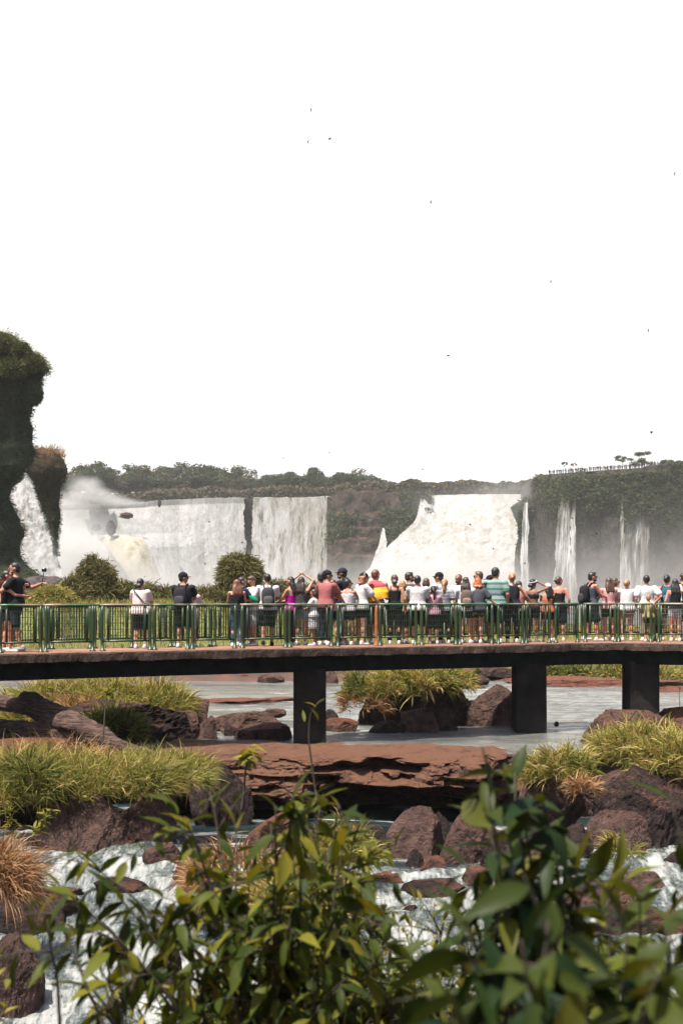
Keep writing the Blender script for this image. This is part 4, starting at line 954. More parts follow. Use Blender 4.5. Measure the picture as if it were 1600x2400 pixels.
M_mound = bladmat('mound_grass', [(0, (.03, .035, .012)), (.3, (.08, .08, .026)), (.65, (.17, .15, .055)), (1, (.32, .25, .12))], .2)
M_earth = rockmat('mound_earth', base=(.03, .03, .015), dark=(.012, .012, .008), redamt=.1, scale=.6)
for k, (lab, px, py, d, rx, rz, n) in enumerate(MO):
    gdome('grass_mound', lab, px, py, d, rx, rz, n, .46, M_mound if k != 2 else M_gold, 300 + k, .8, .032, 1.2, .15, M_earth, 'thing', .08, -.5, 3, )

# ============================================================ footbridge
BD = [(-420, 27.2), (0, 28.2), (400, 30.1), (760, 31.9), (1180, 33.8), (1362, 35.3), (1470, 35.5), (1600, 35.0), (2050, 33.5)]
def bd(px): return float(np.interp(px, [a for a, _ in BD], [b for _, b in BD]))
DZ = EYE - 1.108                                              # deck level
def bpt(px, off=0.0, z=0.0):
    """point along the front edge of the deck, set back by off"""
    e = 8; a = np.array([WX(px - e, bd(px - e)), bd(px - e)]); b = np.array([WX(px + e, bd(px + e)), bd(px + e)]); t = (b - a) / np.linalg.norm(b - a)
    p = np.array([WX(px, bd(px)), bd(px)]) + np.array([-t[1], t[0]]) * off
    return np.array([p[0], p[1], DZ + z])
M_conc = NT('weathered_concrete'); v = M_conc.coord(); a = M_conc.noise(v, 2.2, 7, .65); b = M_conc.noise(v, 22, 6, .7); c_ = M_conc.noise(M_conc.coord((1, 1, .15)), 5, 5, .6)
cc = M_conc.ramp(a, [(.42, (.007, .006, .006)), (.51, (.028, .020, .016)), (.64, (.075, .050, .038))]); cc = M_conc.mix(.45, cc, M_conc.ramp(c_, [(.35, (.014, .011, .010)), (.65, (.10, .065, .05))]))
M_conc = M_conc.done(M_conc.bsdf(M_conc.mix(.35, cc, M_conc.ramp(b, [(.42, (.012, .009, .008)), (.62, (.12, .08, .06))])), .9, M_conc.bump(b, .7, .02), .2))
M_deck = NT('red_dusty_deck'); v = M_deck.coord(); a = M_deck.noise(v, 3, 7, .65); b = M_deck.noise(v, 30, 5, .7)
M_deck = M_deck.done(M_deck.bsdf(M_deck.mix(.4, M_deck.ramp(a, [(.3, (.15, .07, .045)), (.7, (.29, .155, .105))]), M_deck.ramp(b, [(.35, (.10, .05, .035)), (.65, (.33, .2, .15))])), .9, M_deck.bump(b, .6, .015), .2))
M_beam = simple('shade_toned_beam', (.010, .013, .014), .95, .4, 3, 0.0, .4, 20, .02)  # shadow under the slab is put into this dark teal, mottled at random
def strip(name, o0, o1, z0, z1, mat, parent, n=260, rag=0.0, pxa=-400, pxb=2000, seed=0):
    xs = np.linspace(pxa, pxb, n); A = []
    for off, z in ((o0, z0), (o0, (z0 + z1) / 2), (o0, z1), (o0 + .03, z1 + .012), ((o0 + o1) / 2, z1 + .012), (o1, z1), (o1, z0)):
        A.append(np.array([bpt(x, off, z) for x in xs]))
    V = np.stack(A, 1)
    if rag:
        R = V.reshape(-1, 3); nz = (fbm(R * np.array([2.2, 2.2, 2]), 5, seed, .7) * rag).reshape(n, 7)
        V[:, 0, 2] += nz[:, 0] * .6; V[:, 2, 2] -= np.abs(nz[:, 2]) * .9; V[:, 1, 1] += nz[:, 1] * .5; V[:, 0, 1] += nz[:, 0] * .8; V[:, 2, 1] += np.abs(nz[:, 2]) * .8; V[:, 3, 2] -= np.abs(nz[:, 2]) * .3
    k = 7; i, j = np.meshgrid(np.arange(n - 1), np.arange(k), indexing='ij'); i = i.ravel(); j = j.ravel(); j2 = (j + 1) % k
    Q = np.stack([i * k + j, i * k + j2, (i + 1) * k + j2, (i + 1) * k + j], 1)
    caps = np.array([[0, 6, 5, 4], [0, 4, 3, 2], [(n - 1) * k, (n - 1) * k + 4, (n - 1) * k + 5, (n - 1) * k + 6]])
    return mkobj(name, V.reshape(-1, 3), [Q, caps], mat, parent=parent)
BR = empty('footbridge', (0, 33, 0)); tag(BR, 'concrete footbridge with dark beam and square piers crossing the river', 'footbridge')
PB = -Vector(BR.location)
def pb(o): o.location = PB; return o
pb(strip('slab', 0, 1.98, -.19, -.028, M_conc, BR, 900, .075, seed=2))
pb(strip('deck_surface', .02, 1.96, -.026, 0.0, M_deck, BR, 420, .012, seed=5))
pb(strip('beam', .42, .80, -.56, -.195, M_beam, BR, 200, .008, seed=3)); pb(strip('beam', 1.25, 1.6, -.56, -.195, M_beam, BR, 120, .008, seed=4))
for k, (px, w, zb) in enumerate(((725, .76, -.9), (1245, .76, -.9), (1510, .76, -.6), (-140, .76, -1))):
    dp = bd(px) + .52; w = .73; c = np.array([WX(px, dp), dp + .53])
    mb = MB(); zt = DZ - .50; nn = 24
    zz = np.linspace(zb, zt, nn); sq = np.array([(-1, -1), (0, -1), (1, -1), (1, 0), (1, 1), (0, 1), (-1, 1), (-1, 0)], float)
    V = np.concatenate([np.concatenate([sq * np.array([w / 2, .55]), np.full((8, 1), z)], 1) for z in zz])
    V[:, :2] *= (1 + .02 * fbm(V * 2.5, 3, k))[:, None]
    i, j = np.meshgrid(np.arange(nn - 1), np.arange(8), indexing='ij'); i = i.ravel(); j = j.ravel(); j2 = (j + 1) % 8
    V = V + np.array([c[0], c[1], 0])
    pb(mkobj('pier', V, np.stack([i * 8 + j, i * 8 + j2, (i + 1) * 8 + j2, (i + 1) * 8 + j], 1), simple('pier_concrete', (.020, .018, .017), .95, .5, 1.4, 0.0, .5, 14, .03) if k == 0 else bpy.data.materials['pier_concrete'], parent=BR))

M_green = NT('green_paint'); v = M_green.coord(); a = M_green.noise(v, 3.0, 5, .6); b = M_green.noise(v, 26, 5, .7)
gc = M_green.ramp(a, [(.3, (.008, .028, .008)), (.55, (.018, .040, .011)), (.75, (.042, .048, .016))])
gc = M_green.mix(M_green.ramp(b, [(.62, (0,) * 3), (.70, (1,) * 3)]), gc, (.13, .055, .028))
M_green = M_green.done(M_green.bsdf(gc, .42, M_green.bump(b, .15, .003), .5))
M_orange = simple('rust_primer', (.26, .085, .035), .7, .3, 8); M_toprail = NT('worn_top_rail'); v = M_toprail.coord(); a = M_toprail.noise(v, 1.1, 4, .5)
M_toprail = M_toprail.done(M_toprail.bsdf(M_toprail.ramp(a, [(.40, (.03, .11, .04)), (.5, (.13, .14, .075)), (.62, (.24, .17, .12))]), .4, None, .5))
M_bar = simple('dark_green_bars', (.010, .026, .010), .55, .4, 6, .4, 0)
def railing(label, posts, off, near, seed):
    rail = empty('railing', (0, 33, 0)); tag(rail, label, 'railing'); r = random.Random(seed)
    for k, (a, b) in enumerate(posts):
        A = bpt(a, off); B = bpt(b, off); L = np.linalg.norm((B - A)[:2]); t = (B - A) / L; nrm = np.array([-t[1], t[0], 0])
        def P(s, z, o=0): return A + t * s + nrm * o + np.array([0, 0, z])
        e = empty('panel', (0, 0, 0)); e.parent = rail; e.location = PB; rust = near and k == 8
        for s, rustp in ((.03, 0), (L - .03, rust)):
            mb = MB(); zz = [0, .04, .05, .2, .5, .8, .955]; rr_ = [.070, .062, .037, .034, .043, .039, .030]
            bow = r.uniform(-.012, .012)
            mb.tube([P(s + bow * math.sin(z * 3.1) * 2, z, -.0) for z in zz], rr_, 10)
            o = mb.build('post', M_orange if rustp else M_green, e, smooth=True)
        mb = MB(); mb.tube([P(0 - .02, .965), P(L * .3, .968), P(L * .7, .966), P(L + .02, .965)], .026, 10); mb.build('top_rail', M_toprail if near else M_green, e, smooth=True)
        mb = MB(); mb.tube([P(.03, .215), P(L - .03, .215)], .022, 10); mb.build('bottom_rail', M_green, e, smooth=True)
        mb = MB()
        i0 = .15 if L > .8 else .10
        for s in (i0, L - i0): MB().tube([P(s, .215, .005), P(s, .6, .005), P(s, .95, .005)], [.026, .029, .024], 8).build('upright', M_green, e, smooth=True)
        mb = MB(); s = i0 + .05
        step = .056 if near else .062
        while s < L - i0 - .02: mb.tube([P(s, .225), P(s + r.uniform(-.004, .004), .60), P(s, .925)], .0088 if near else .0115, 5); s += step
        mb.tube([P(i0, .925), P(L - i0, .925)], .008, 5)
        if near:
            for z in (.33, .46, .59, .72, .84): mb.tube([P(i0, z, -.01), P(L / 2, z + r.uniform(-.004, .004), -.01), P(L - i0, z, -.01)], .0055, 5)
        mb.build('bars', M_bar if near else M_bar, e)
near_posts = [(-130, -4), (3, 105), (109, 226), (243, 361), (365, 449), (453, 559), (571, 678), (682, 785), (794, 889), (893, 981), (991, 1076), (1080, 1160), (1171, 1234), (1238, 1296), (1308, 1361), (1372, 1447), (1450, 1525), (1537, 1612), (1616, 1700)]
railing('nearer green metal railing of the footbridge facing the viewer', near_posts, .12, True, 1)
fp = []; x = -120
while x < 1690: w = 100 - x * .02; fp.append((x, x + w)); x += w + 4
railing('farther green barred railing behind the visitors', fp, 1.86, False, 2)

# ============================================================ people
DG = None
def remesh(mb, voxel=.016, smooth=3, fac=.5):
    """fuse the pieces of one figure or garment into one continuous surface"""
    V, FA, _ = mb.arrays(); o = mkobj('tmp_fuse', V, FA)
    m = o.modifiers.new('r', 'REMESH'); m.mode = 'VOXEL'; m.voxel_size = voxel
    if smooth: s = o.modifiers.new('s', 'SMOOTH'); s.iterations = smooth; s.factor = fac
    dg = bpy.context.evaluated_depsgraph_get(); ev = o.evaluated_get(dg); me = ev.to_mesh()
    n = len(me.vertices); V = np.empty(n * 3, np.float32); me.vertices.foreach_get('co', V); V = V.reshape(-1, 3).astype(float)
    k = len(me.polygons); sz = np.empty(k, np.int32); me.polygons.foreach_get('loop_total', sz); lp = np.empty(len(me.loops), np.int32); me.loops.foreach_get('vertex_index', lp)
    st = np.concatenate([[0], np.cumsum(sz)[:-1]]); FA = []
    for q in (3, 4):
        i = st[sz == q]
        if len(i): FA.append(np.stack([lp[i + a] for a in range(q)], 1))
    ev.to_mesh_clear(); me0 = o.data; bpy.data.objects.remove(o); bpy.data.meshes.remove(me0)
    return V, FA

def cap_(mb, a, b, r0, r1, n=12, m=0): V, FA = capsule(a, b, r0, r1, n); mb.add(V, FA, m)

_sk = {}
def skin(tone):
    if tone not in _sk:
        c = {'light': (.42, .215, .15), 'tan': (.31, .15, .095), 'brown': (.19, .09, .055), 'red': (.41, .175, .125)}[tone]
        _sk[tone] = simple('skin_' + tone, c, .55, .12, 14, .35, .1, 80, .002)
    return _sk[tone]
_cl = {}
def cloth(c, stripes=None, key=None):
    key = key or (c, stripes)
    if key in _cl: return _cl[key]
    t = NT('fabric'); v = t.coord(); n = t.noise(v, 6, 4); f = t.noise(t.coord((1, 1, .5)), 9, 4, .6, .6)
    col = t.ramp(n, [(.3, tuple(x * .88 for x in c)), (.7, c)])
    if stripes:
        per, c2, duty, off = stripes; sx_ = t.add('SeparateXYZ'); t.link(v, sx_.inputs[0])
        w = t.math('FRACT', t.math('ADD', t.math('MULTIPLY', sx_.outputs['Z'], 1 / per), off)); s = t.math('LESS_THAN', w, duty)
        col = t.mix(s, col, c2)
    _cl[key] = t.done(t.bsdf(col, .9, t.bump(f, .75, .03), .15)); return _cl[key]
def dotted(c, c2, sc):
    key = ('dot', c, c2, sc)
    if key not in _cl:
        t = NT('patterned_fabric'); v = t.coord(); vo = t.add('TexVoronoi'); vo.inputs['Scale'].default_value = sc; t.link(v, vo.inputs['Vector'])
        _cl[key] = t.done(t.bsdf(t.mix(t.math('LESS_THAN', vo.outputs['Distance'], .36), c, c2), .9, None, .15))
    return _cl[key]
_hr = {}
HC = dict(black=(.012, .010, .010), dark=(.028, .017, .013), brown=(.065, .032, .02), auburn=(.12, .045, .022), blond=(.26, .15, .07), red=(.30, .09, .025), ginger=(.20, .085, .04), grey=(.1, .09, .08))
def hairm(k):
    if k not in _hr:
        c = HC[k]; t = NT('hair_' + k); n = t.noise(t.coord((1, 1, .12)), 55, 4, .6)
        _hr[k] = t.done(t.bsdf(t.ramp(n, [(.3, tuple(x * .45 for x in c)), (.7, tuple(x * 1.5 for x in c))]), .45, t.bump(n, .8, .01), .5))
    return _hr[k]
M_eye = simple('eye_dark', (.02, .015, .012), .3, 0, 1, .5, 0); M_lip = simple('lips', (.32, .11, .09), .5, 0, 1, .3, 0); M_sung = simple('sunglass_black', (.008, .008, .01), .15, 0, 1, .6, 0)
WHITE = (.50, .49, .485); BLACK = (.012, .013, .016); NAVY = (.02, .028, .05); GREY = (.05, .052, .06); PINK = (.46, .24, .23); DUSTY = (.27, .09, .09); DENIM = (.05, .075, .12); LDENIM = (.22, .27, .34)

def ik(S, T, a, b, hint):
    S = np.array(S, float); T = np.array(T, float); d = T - S; L = np.linalg.norm(d)
    if L > (a + b) * .985: T = S + d / L * (a + b) * .985; d = T - S; L = np.linalg.norm(d)
    L = max(L, abs(a - b) + .03); u = d / (np.linalg.norm(d) + 1e-9); x = (a * a - b * b + L * L) / (2 * L); h = math.sqrt(max(0, a * a - x * x))
    hint = np.array(hint, float); hn = hint - u * np.dot(hint, u); hn /= np.linalg.norm(hn) + 1e-9
    return S + u * x + hn * h, S + u * L

def hand(mb_body, extra, wrist, d, up, s, m=0, curl=.5):
    """palm goes to the fused body, five fingers and thumb are added as small bent tubes"""
    d = np.array(d, float); d /= np.linalg.norm(d) + 1e-9; up = np.array(up, float); up = up - d * np.dot(up, d); up /= np.linalg.norm(up) + 1e-9; sd_ = np.cross(d, up)
    pc = wrist + d * .045 * s
    V, FA = sphere(12, 8); V = V * np.array([.050, .040, .019]) * s; V = V[:, :1] * d + V[:, 1:2] * sd_ + V[:, 2:3] * up; mb_body.add(V + pc, FA)
    for k, (o, l) in enumerate(((-.028, .062), (-.010, .074), (.010, .070), (.027, .055))):
        p0 = wrist + (d * .082 + sd_ * o) * s; p1 = p0 + (d * l * .45 - up * curl * l * .12) * s; p2 = p1 + (d * l * .35 * (1 - curl * .4) - up * curl * l * .4) * s; p3 = p2 + (d * l * .25 * (1 - curl) - up * curl * l * .35) * s
        V, FA = tube([p0 - d * .02 * s, p0, p1, p2, p3], np.array([.0095, .0095, .009, .0085, .006]) * s, 6); extra.append((V, FA, m))
    p0 = wrist + (d * .03 + sd_ * -.034) * s; V, FA = tube([p0, p0 + (d * .02 - sd_ * .02) * s, p0 + (d * .045 - sd_ * .028 - up * .012) * s], np.array([.012, .0105, .008]) * s, 6); extra.append((V, FA, m))

PC = [0]
def person(label, px, ytop, off, face=0, head=0, tone='tan', sex='m', top='tee', topc=WHITE, stripes=None, topmat=None, bot='shorts', botc=BLACK, hair='short', hairc='dark', hat=None, hatc=BLACK, brim=0,
           arms=('down', 'down'), shoes=WHITE, bag=None, glasses=False, lean=0, tilt=0, H=None, stride=.0, beard=False, fat=1.0, look=0, group='visitors on the footbridge', baglabel=None, botmat=None, feetd=0):
    """one visitor: px/ytop place the head in the photograph, off = metres behind the front edge of the deck,
    face/head = yaw in degrees of body/head (0 looks away from the viewer, 90 to the left, -90 to the right)"""
    fat *= 1.07; off = min(off, 1.62); PC[0] += 1; r = random.Random(PC[0] * 7 + 1)
    dd = bd(px) + off; top_z = WZ(ytop, dd); Hh = top_z - DZ; x0 = WX(px, dd)
    squat = 0
    H = H or Hh
    s = H / 1.75; e = empty('person', (x0, dd, DZ + (Hh - H)), math.radians(face)); e.scale = (1.09, 1.06, 1); tag(e, label, 'person', group)
    f = sex == 'f'; sw = (.170 if f else .200) * s; hw = (.098 if f else .09) * s
    def v(x, y, z): return np.array([x, y, z], float) * s
    body = MB(); ex = []
    L_ = lean
    def bl(z): return L_ * max(0, z - .95) * s          # forward lean at height z (in metres of a 1.75 figure)
    def B(x, y, z): return np.array([x * s, y * s + bl(z), z * s])
    # torso
    w = .90 if f else 1.0; tors = [(.84, .150, .10), (.92, .172 if f else .165, .118), (1.0, .158 if f else .155, .108), (1.10, .128 * w, .092), (1.20, .142 * w, .10), (1.32, .168 * w, .112), (1.40, .165 * w, .098), (1.455, .10, .07), (1.49, .056, .056)]
    tors = [(z, rx * fat, ry * fat) if z < 1.3 else (z, rx, ry) for z, rx, ry in tors]
    body.loft([(0, bl(z), z * s, rx * s, ry * s) for z, rx, ry in tors], 20)
    # head
    hy = bl(1.6) + .018 * s; hc = np.array([0, hy, 1.625 * s]); a = math.radians(head); ti = math.radians(tilt)
    Rz = np.array([[math.cos(a), -math.sin(a), 0], [math.sin(a), math.cos(a), 0], [0, 0, 1]]); Rx = np.array([[1, 0, 0], [0, math.cos(ti), math.sin(ti)], [0, -math.sin(ti), math.cos(ti)]]); RH = Rz @ Rx
    def Hd(x, y, z): return hc + RH @ (np.array([x, y, z]) * s)
    V, FA = capsule(B(0, -.01, 1.42), Hd(0, -.015, -.05), .058 * s * (1 if not f else .88), .052 * s * (1 if not f else .88)); body.add(V, FA)
    body.ell(Hd(0, -.006, .022), np.array([.076, .094, .098]) * s, 12, R=RH); body.ell(Hd(0, .028, -.045), np.array([.058, .060, .070]) * s, 10, R=RH)
    body.ell(Hd(0, .060, -.092), np.array([.026, .026, .022]) * s, 8, R=RH); body.ell(Hd(0, .102, -.012), np.array([.013, .022, .024]) * s, 8, R=RH); body.ell(Hd(0, .088, .022), np.array([.048, .014, .012]) * s, 8, R=RH)
    for q in (-1, 1): body.ell(Hd(q * .080, -.005, -.008), np.array([.012, .022, .032]) * s, 8, R=RH)
    def extra_ell(c, rad, m): V, FA = sphere(12, 6); V = V * np.array(rad) * s; ex.append((V @ RH.T + c, FA, m))
    for q in (-1, 1):
        extra_ell(Hd(q * .031, .088, .004), (.014, .008, .008), 1); extra_ell(Hd(q * .031, .092, .028), (.020, .006, .005), 1)
    extra_ell(Hd(0, .088, -.055), (.026, .009, .008), 2)
    if beard: extra_ell(Hd(0, .050, -.075), (.058, .052, .045), 1)
    # arms
    ua, fa = .285 * s, .255 * s; arm_pts = []
    for q, pose in zip((-1, 1), arms):
        S = B(q * sw / s * .98, -.005, 1.405); hint = (q * .3, -1, -.25); crl = .5; upv = (0, 0, 1)
        if pose == 'down': T = B(q * .245, .04, .90); hint = (q * .5, -1, 0); upv = (q, 0, 0)
        elif pose == 'rail': T = B(q * .20, .40, 1.0); hint = (q * .6, -.3, -1); crl = .8
        elif pose == 'railout': T = B(q * .46, .20, .99); hint = (q * .2, -1, -.6); crl = .7
        elif pose == 'front': T = B(q * .06, .34, 1.12); hint = (q * .8, -.2, -1); crl = .9
        elif pose == 'phone': T = B(q * .03, .36, 1.26); hint = (q * .8, 0, -1); crl = .9
        elif pose == 'brow': T = B(q * .13, .13, 1.64); hint = (q * 1.0, .5, -.3)
        elif pose == 'headtop': T = B(q * .06, .04, 1.80); hint = (q * 1.0, .4, .2)
        elif pose == 'eyes': T = B(q * .06, .24, 1.58); hint = (q * 1.0, .2, -.3)
        elif pose == 'hip': T = B(q * .17, -.06, 1.0); hint = (q * 1.0, -.8, 0)
        elif pose == 'cross': T = B(-q * .10, .20, 1.16); hint = (q * 1.0, 0, -1)
        elif pose == 'chin': T = B(q * .05, .17, 1.44); hint = (q * .7, .2, -1)
        elif pose == 'hold': T = B(q * .20, .42, 1.18); hint = (q * .6, -.2, -1)
        elif pose == 'stick': T = B(q * .15, -.43, 1.33); hint = (q * 1., -.3, -1); crl = .95
        elif pose == 'hug': T = B(-q * .02, .40, 1.20); hint = (q * .9, .1, -1)
        elif pose == 'neck': T = B(q * .02, .36, 1.40); hint = (q * .9, .1, -1)
        else: T = B(*pose); hint = (q * .5, -.6, -.8)
        E, Wr = ik(S, T, ua, fa, hint); arm_pts.append((S, E, Wr))
        th = (.86 if f else 1.0) * (1 + (fat - 1) * .6)
        cap_(body, S, E, .050 * s * th, .039 * s * th); cap_(body, E, Wr, .040 * s * th, .027 * s * th)
        hand(body, ex, Wr, Wr - E, upv if abs(np.dot((Wr - E) / (np.linalg.norm(Wr - E) + 1e-9), upv)) < .9 else (1, 0, 0), s, 0, crl)
    # legs
    legs = []
    for q in (-1, 1):
        st = stride * q; Hp = v(q * .088, 0, .87); K = v(q * .095, .03 + st * .5, .475); A = v(q * (.105 + feetd), -.01 + st, .085 + abs(min(0, st)) * .25)
        tt = (1.05 if f else 1.0) * (1 + (fat - 1) * .6)
        cap_(body, Hp, K, .083 * s * tt, .055 * s * tt, 14); cap_(body, K, A, .053 * s, .036 * s, 12); body.ell(K + (A - K) * .28 + v(0, -.018, 0), np.array([.050, .052, .11]) * s, 10)
        cap_(body, A + v(0, -.01, -.03), A + v(0, .12, -.052), .036 * s, .028 * s); legs.append((Hp, K, A))
    V, FA = remesh(body, .017, 2, .4); mbb = MB(); mbb.add(V, FA, 0)
    for V, FA, m in ex: mbb.add(V, FA, m)
    mbb.build('body', [skin(tone), hairm(hairc) if False else M_eye, M_lip], e, smooth=True)
    # top
    def inflated(z0, z1, g, loose=0.0, arm=None, ag=.016, straps=False, strapless=False):
        g_ = MB(); zs = [z for z, _, _ in tors if z0 < z < z1]; Zs = [z0] + zs + [z1]
        R = [(0, bl(z), z * s, float(np.interp(z, [t[0] for t in tors], [t[1] for t in tors])) * s + g * s + loose * s * max(0, (1.2 - z) / .3), float(np.interp(z, [t[0] for t in tors], [t[2] for t in tors])) * s + g * s + loose * s * max(0, (1.2 - z) / .3)) for z in Zs]
        g_.loft(R, 24)
        if f and z1 > 1.3 :
            for q in (-1, 1): g_.ell(B(q * .065, .085, 1.285), np.array([.066, .058, .062]) * s, 8)
        if arm:
            for (S, E, Wr) in arm_pts:
                if arm <= 1: cap_(g_, S, S + (E - S) * arm, (.052 + ag) * s, (.046 + ag * 1.5) * s, 14)
                else: cap_(g_, S, E, (.052 + ag) * s, (.043 + ag) * s, 14); cap_(g_, E, E + (Wr - E) * (arm - 1), (.043 + ag) * s, (.032 + ag) * s, 12)
        if straps:
            for q in (-1, 1): g_.tube([B(q * .07, -.110 if straps != 'racer' else -.113, z1 - .04), B(q * (.085 if straps != 'racer' else .06), -.075, 1.43), B(q * .085, -.01, 1.475), B(q * .075, .07, 1.42), B(q * .07, .12, z1 - .03)], (.017 if straps == 'wide' or straps == 'racer' else .010) * s, 8)
        if straps == 'racer':
            g_.ell(B(0, -.095, 1.36), np.array([.045, .03, .08]) * s, 8)
        V, FA = remesh(g_, .017, 3, .5)
        V = V + (fbm(V * np.array([7, 7, 3.5]) + PC[0] * 3, 3, PC[0]) * .012)[:, None] * np.array([1, 1, .2]); return V, FA
    tm = topmat or cloth(topc, stripes)
    tps = dict(tee=(.88, 1.46, .022, .02, .62), loose=(.86, 1.46, .03, .035, .66), tank=(.90, 1.36, .014, .008, None), vest=(.88, 1.44, .018, .015, None), cami=(.88, 1.30, .014, .01, None), bra=(1.20, 1.33, .013, 0, None), crop=(1.05, 1.46, .02, .02, .55),
               long=(.86, 1.47, .028, .02, 1.9), hoodie=(.84, 1.48, .035, .02, 1.92), offs=(.90, 1.36, .02, .01, .0), polo=(.88, 1.465, .026, .02, .66))[top]
    V, FA = inflated(*tps[:4], arm=tps[4] if tps[4] else None, ag=.018 if top != 'loose' else .028, straps={'tank': 'wide', 'cami': 'thin', 'bra': 'thin', 'vest': 'racer'}.get(top, False))
    mkobj({'tee': 'tshirt', 'loose': 'tshirt', 'long': 'shirt', 'polo': 'polo_shirt', 'offs': 'blouse', 'crop': 'tshirt', 'bra': 'bikini_top'}.get(top, 'tank_top' if top != 'hoodie' else 'hoodie'), V, FA, tm, smooth=True, parent=e)
    if top == 'hoodie':
        g_ = MB(); g_.ell(B(0, -.09, 1.46), np.array([.13, .07, .07]) * s); g_.ell(B(0, -.06, 1.50), np.array([.10, .08, .05]) * s); V, FA = remesh(g_, .017); mkobj('hood', V, FA, tm, smooth=True, parent=e)
    # bottoms
    g_ = MB(); bm = botmat or cloth(botc); hipr = float(np.interp(.92, [t[0] for t in tors], [t[1] for t in tors]))
    g_.loft([(0, 0, z * s, (rx + .014) * s, (ry + .014) * s) for z, rx, ry in [t for t in tors if t[0] < 1.05]] , 22)
    if bot == 'skirt': g_.loft([(0, .01 * s, .52 * s, .215 * s, .17 * s), (0, 0, .7 * s, .20 * s, .155 * s), (0, 0, .9 * s, .19 * s, .135 * s), (0, 0, 1.0 * s, .172 * s, .12 * s)], 24)
    else:
        ln = dict(shorts=.40, short=.20, long=.88, tight=.94, capri=.62)[bot]
        for (Hp, K, A) in legs:
            t_ = .012 if bot in ('tight', 'short') else .024
            if ln <= .5: cap_(g_, Hp, Hp + (K - Hp) * (ln * 2), (.085 + t_) * s, (.075 + t_) * s, 16)
            else: cap_(g_, Hp, K, (.085 + t_) * s, (.057 + t_) * s, 16); cap_(g_, K, K + (A - K) * ((ln - .5) * 2), (.057 + t_) * s, (.042 + t_) * s, 14)
    V, FA = remesh(g_, .018, 2); V = V + (fbm(V * 8 + PC[0], 3, PC[0] + 5) * .008)[:, None]
    mkobj({'skirt': 'skirt', 'long': 'trousers', 'tight': 'leggings', 'capri': 'trousers'}.get(bot, 'shorts'), V, FA, bm, smooth=True, parent=e)
    for (Hp, K, A) in legs:
        g_ = MB(); cap_(g_, A + v(0, -.045, -.045), A + v(0, .135, -.055), .044 * s, .038 * s, 12); g_.ell(A + v(0, -.03, -.01), np.array([.043, .052, .045]) * s); V, FA = remesh(g_, .014, 2)
        V[:, 2] = np.maximum(V[:, 2], A[2] - .083 * s); mkobj('shoe', V, FA, cloth(shoes), smooth=True, parent=e)
    # hair
    g_ = MB(); rough_h = .006
    if hair != 'bald':
        g_.ell(Hd(0, -.020, .036), np.array([.084, .096, .098]) * s, 14, R=RH); 
        g_.ell(Hd(0, -.050, -.015), np.array([.074, .062, .075]) * s, 10, R=RH)
        if hair == 'buzz': g_ = MB(); g_.ell(Hd(0, -.018, .030), np.array([.079, .093, .094]) * s, 14, R=RH); g_.ell(Hd(0, -.045, -.01), np.array([.072, .058, .07]) * s, 10, R=RH)
        if hair == 'quiff': g_.ell(Hd(0, .03, .095), np.array([.06, .05, .035]) * s, 8, R=RH)
        if hair in ('long', 'wavy', 'curly'):
            g_.ell(Hd(0, -.045, -.03), np.array([.096, .075, .11]) * s, 12, R=RH)
            z1 = dict(long=.38, wavy=.42, curly=.17)[hair]
            for q in (-.05, 0, .05): V, FA = tube([Hd(q, -.06, -.05), Hd(q * 1.3, -.085, -.14), Hd(q * 1.4, -.115, -z1 * .65), Hd(q * 1.1, -.105, -z1)], np.array([.062, .062, .050, .018]) * s, 10); g_.add(V, FA)
            if hair == 'curly':
                rough_h = .028
                for k in range(9): g_.ell(Hd(r.uniform(-.09, .09), r.uniform(-.11, -.02), r.uniform(-.17, .03)), np.array([.045] * 3) * s, 6)
            if hair == 'wavy': rough_h = .018
        if hair == 'bob': 
            g_.ell(Hd(0, -.035, -.03), np.array([.098, .085, .105]) * s, 12, R=RH)
        if hair == 'bun': g_.ell(Hd(0, -.125, .01), np.array([.040, .036, .038]) * s, 8); 
        if hair == 'lowbun': g_.ell(Hd(0, -.11, -.06), np.array([.075, .045, .055]) * s, 8)
        if hair == 'topbun': g_.ell(Hd(0, -.07, .11), np.array([.038, .038, .034]) * s, 8)
        if hair == 'pony': g_.tube([Hd(0, -.10, .02), Hd(.005, -.15, -.02), Hd(.012, -.15, -.16), Hd(.0, -.13, -.30), Hd(-.01, -.12, -.40)], np.array([.03, .036, .038, .030, .010]) * s, 10); rough_h = .012
        V, FA = remesh(g_, .014, 2)
        # keep the face free: carve hair in front of the face
        Lc = (V - hc) @ RH / s; m = (Lc[:, 1] > .052) & (Lc[:, 2] < .062) & (Lc[:, 2] > -.12); Lc[m, 1] = .052
        V = (Lc * s) @ RH.T + hc; V = V + (fbm(V * np.array([24, 24, 10]), 3, PC[0]) * rough_h)[:, None]
        mkobj('hair', V, FA, hairm(hairc), smooth=True, parent=e)
    hm = None
    if hat == 'cap' or hat == 'capback':
        hm = cloth(hatc); g_ = MB(); V, FA = sphere(24, 14); V = V * np.array([.090, .106, .098]) * s; V[:, 2] = np.maximum(V[:, 2], -.012 * s); V = V @ RH.T + Hd(0, -.014, .046); g_.add(V, FA)
        g_.ell(Hd(0, -.014, .145), np.array([.009, .009, .006]) * s, 6)
        q = 1 if hat == 'cap' else -1; n = 15; A_ = np.linspace(-1.15, 1.15, n); V = []
        for rr_, zz in ((.088, .040), (.088, .046)): V += [(.082 * math.sin(t), q * .098 * math.cos(t) * .95 - .014, zz) for t in A_]
        for rr_, zz in ((1, .020), (1, .028)): V += [(.078 * math.sin(t) * 1.05, q * (.098 * math.cos(t) + .082 * math.cos(t * .8)) - .014, zz) for t in A_]
        V = np.array([Hd(*p) for p in V]); Fq = []
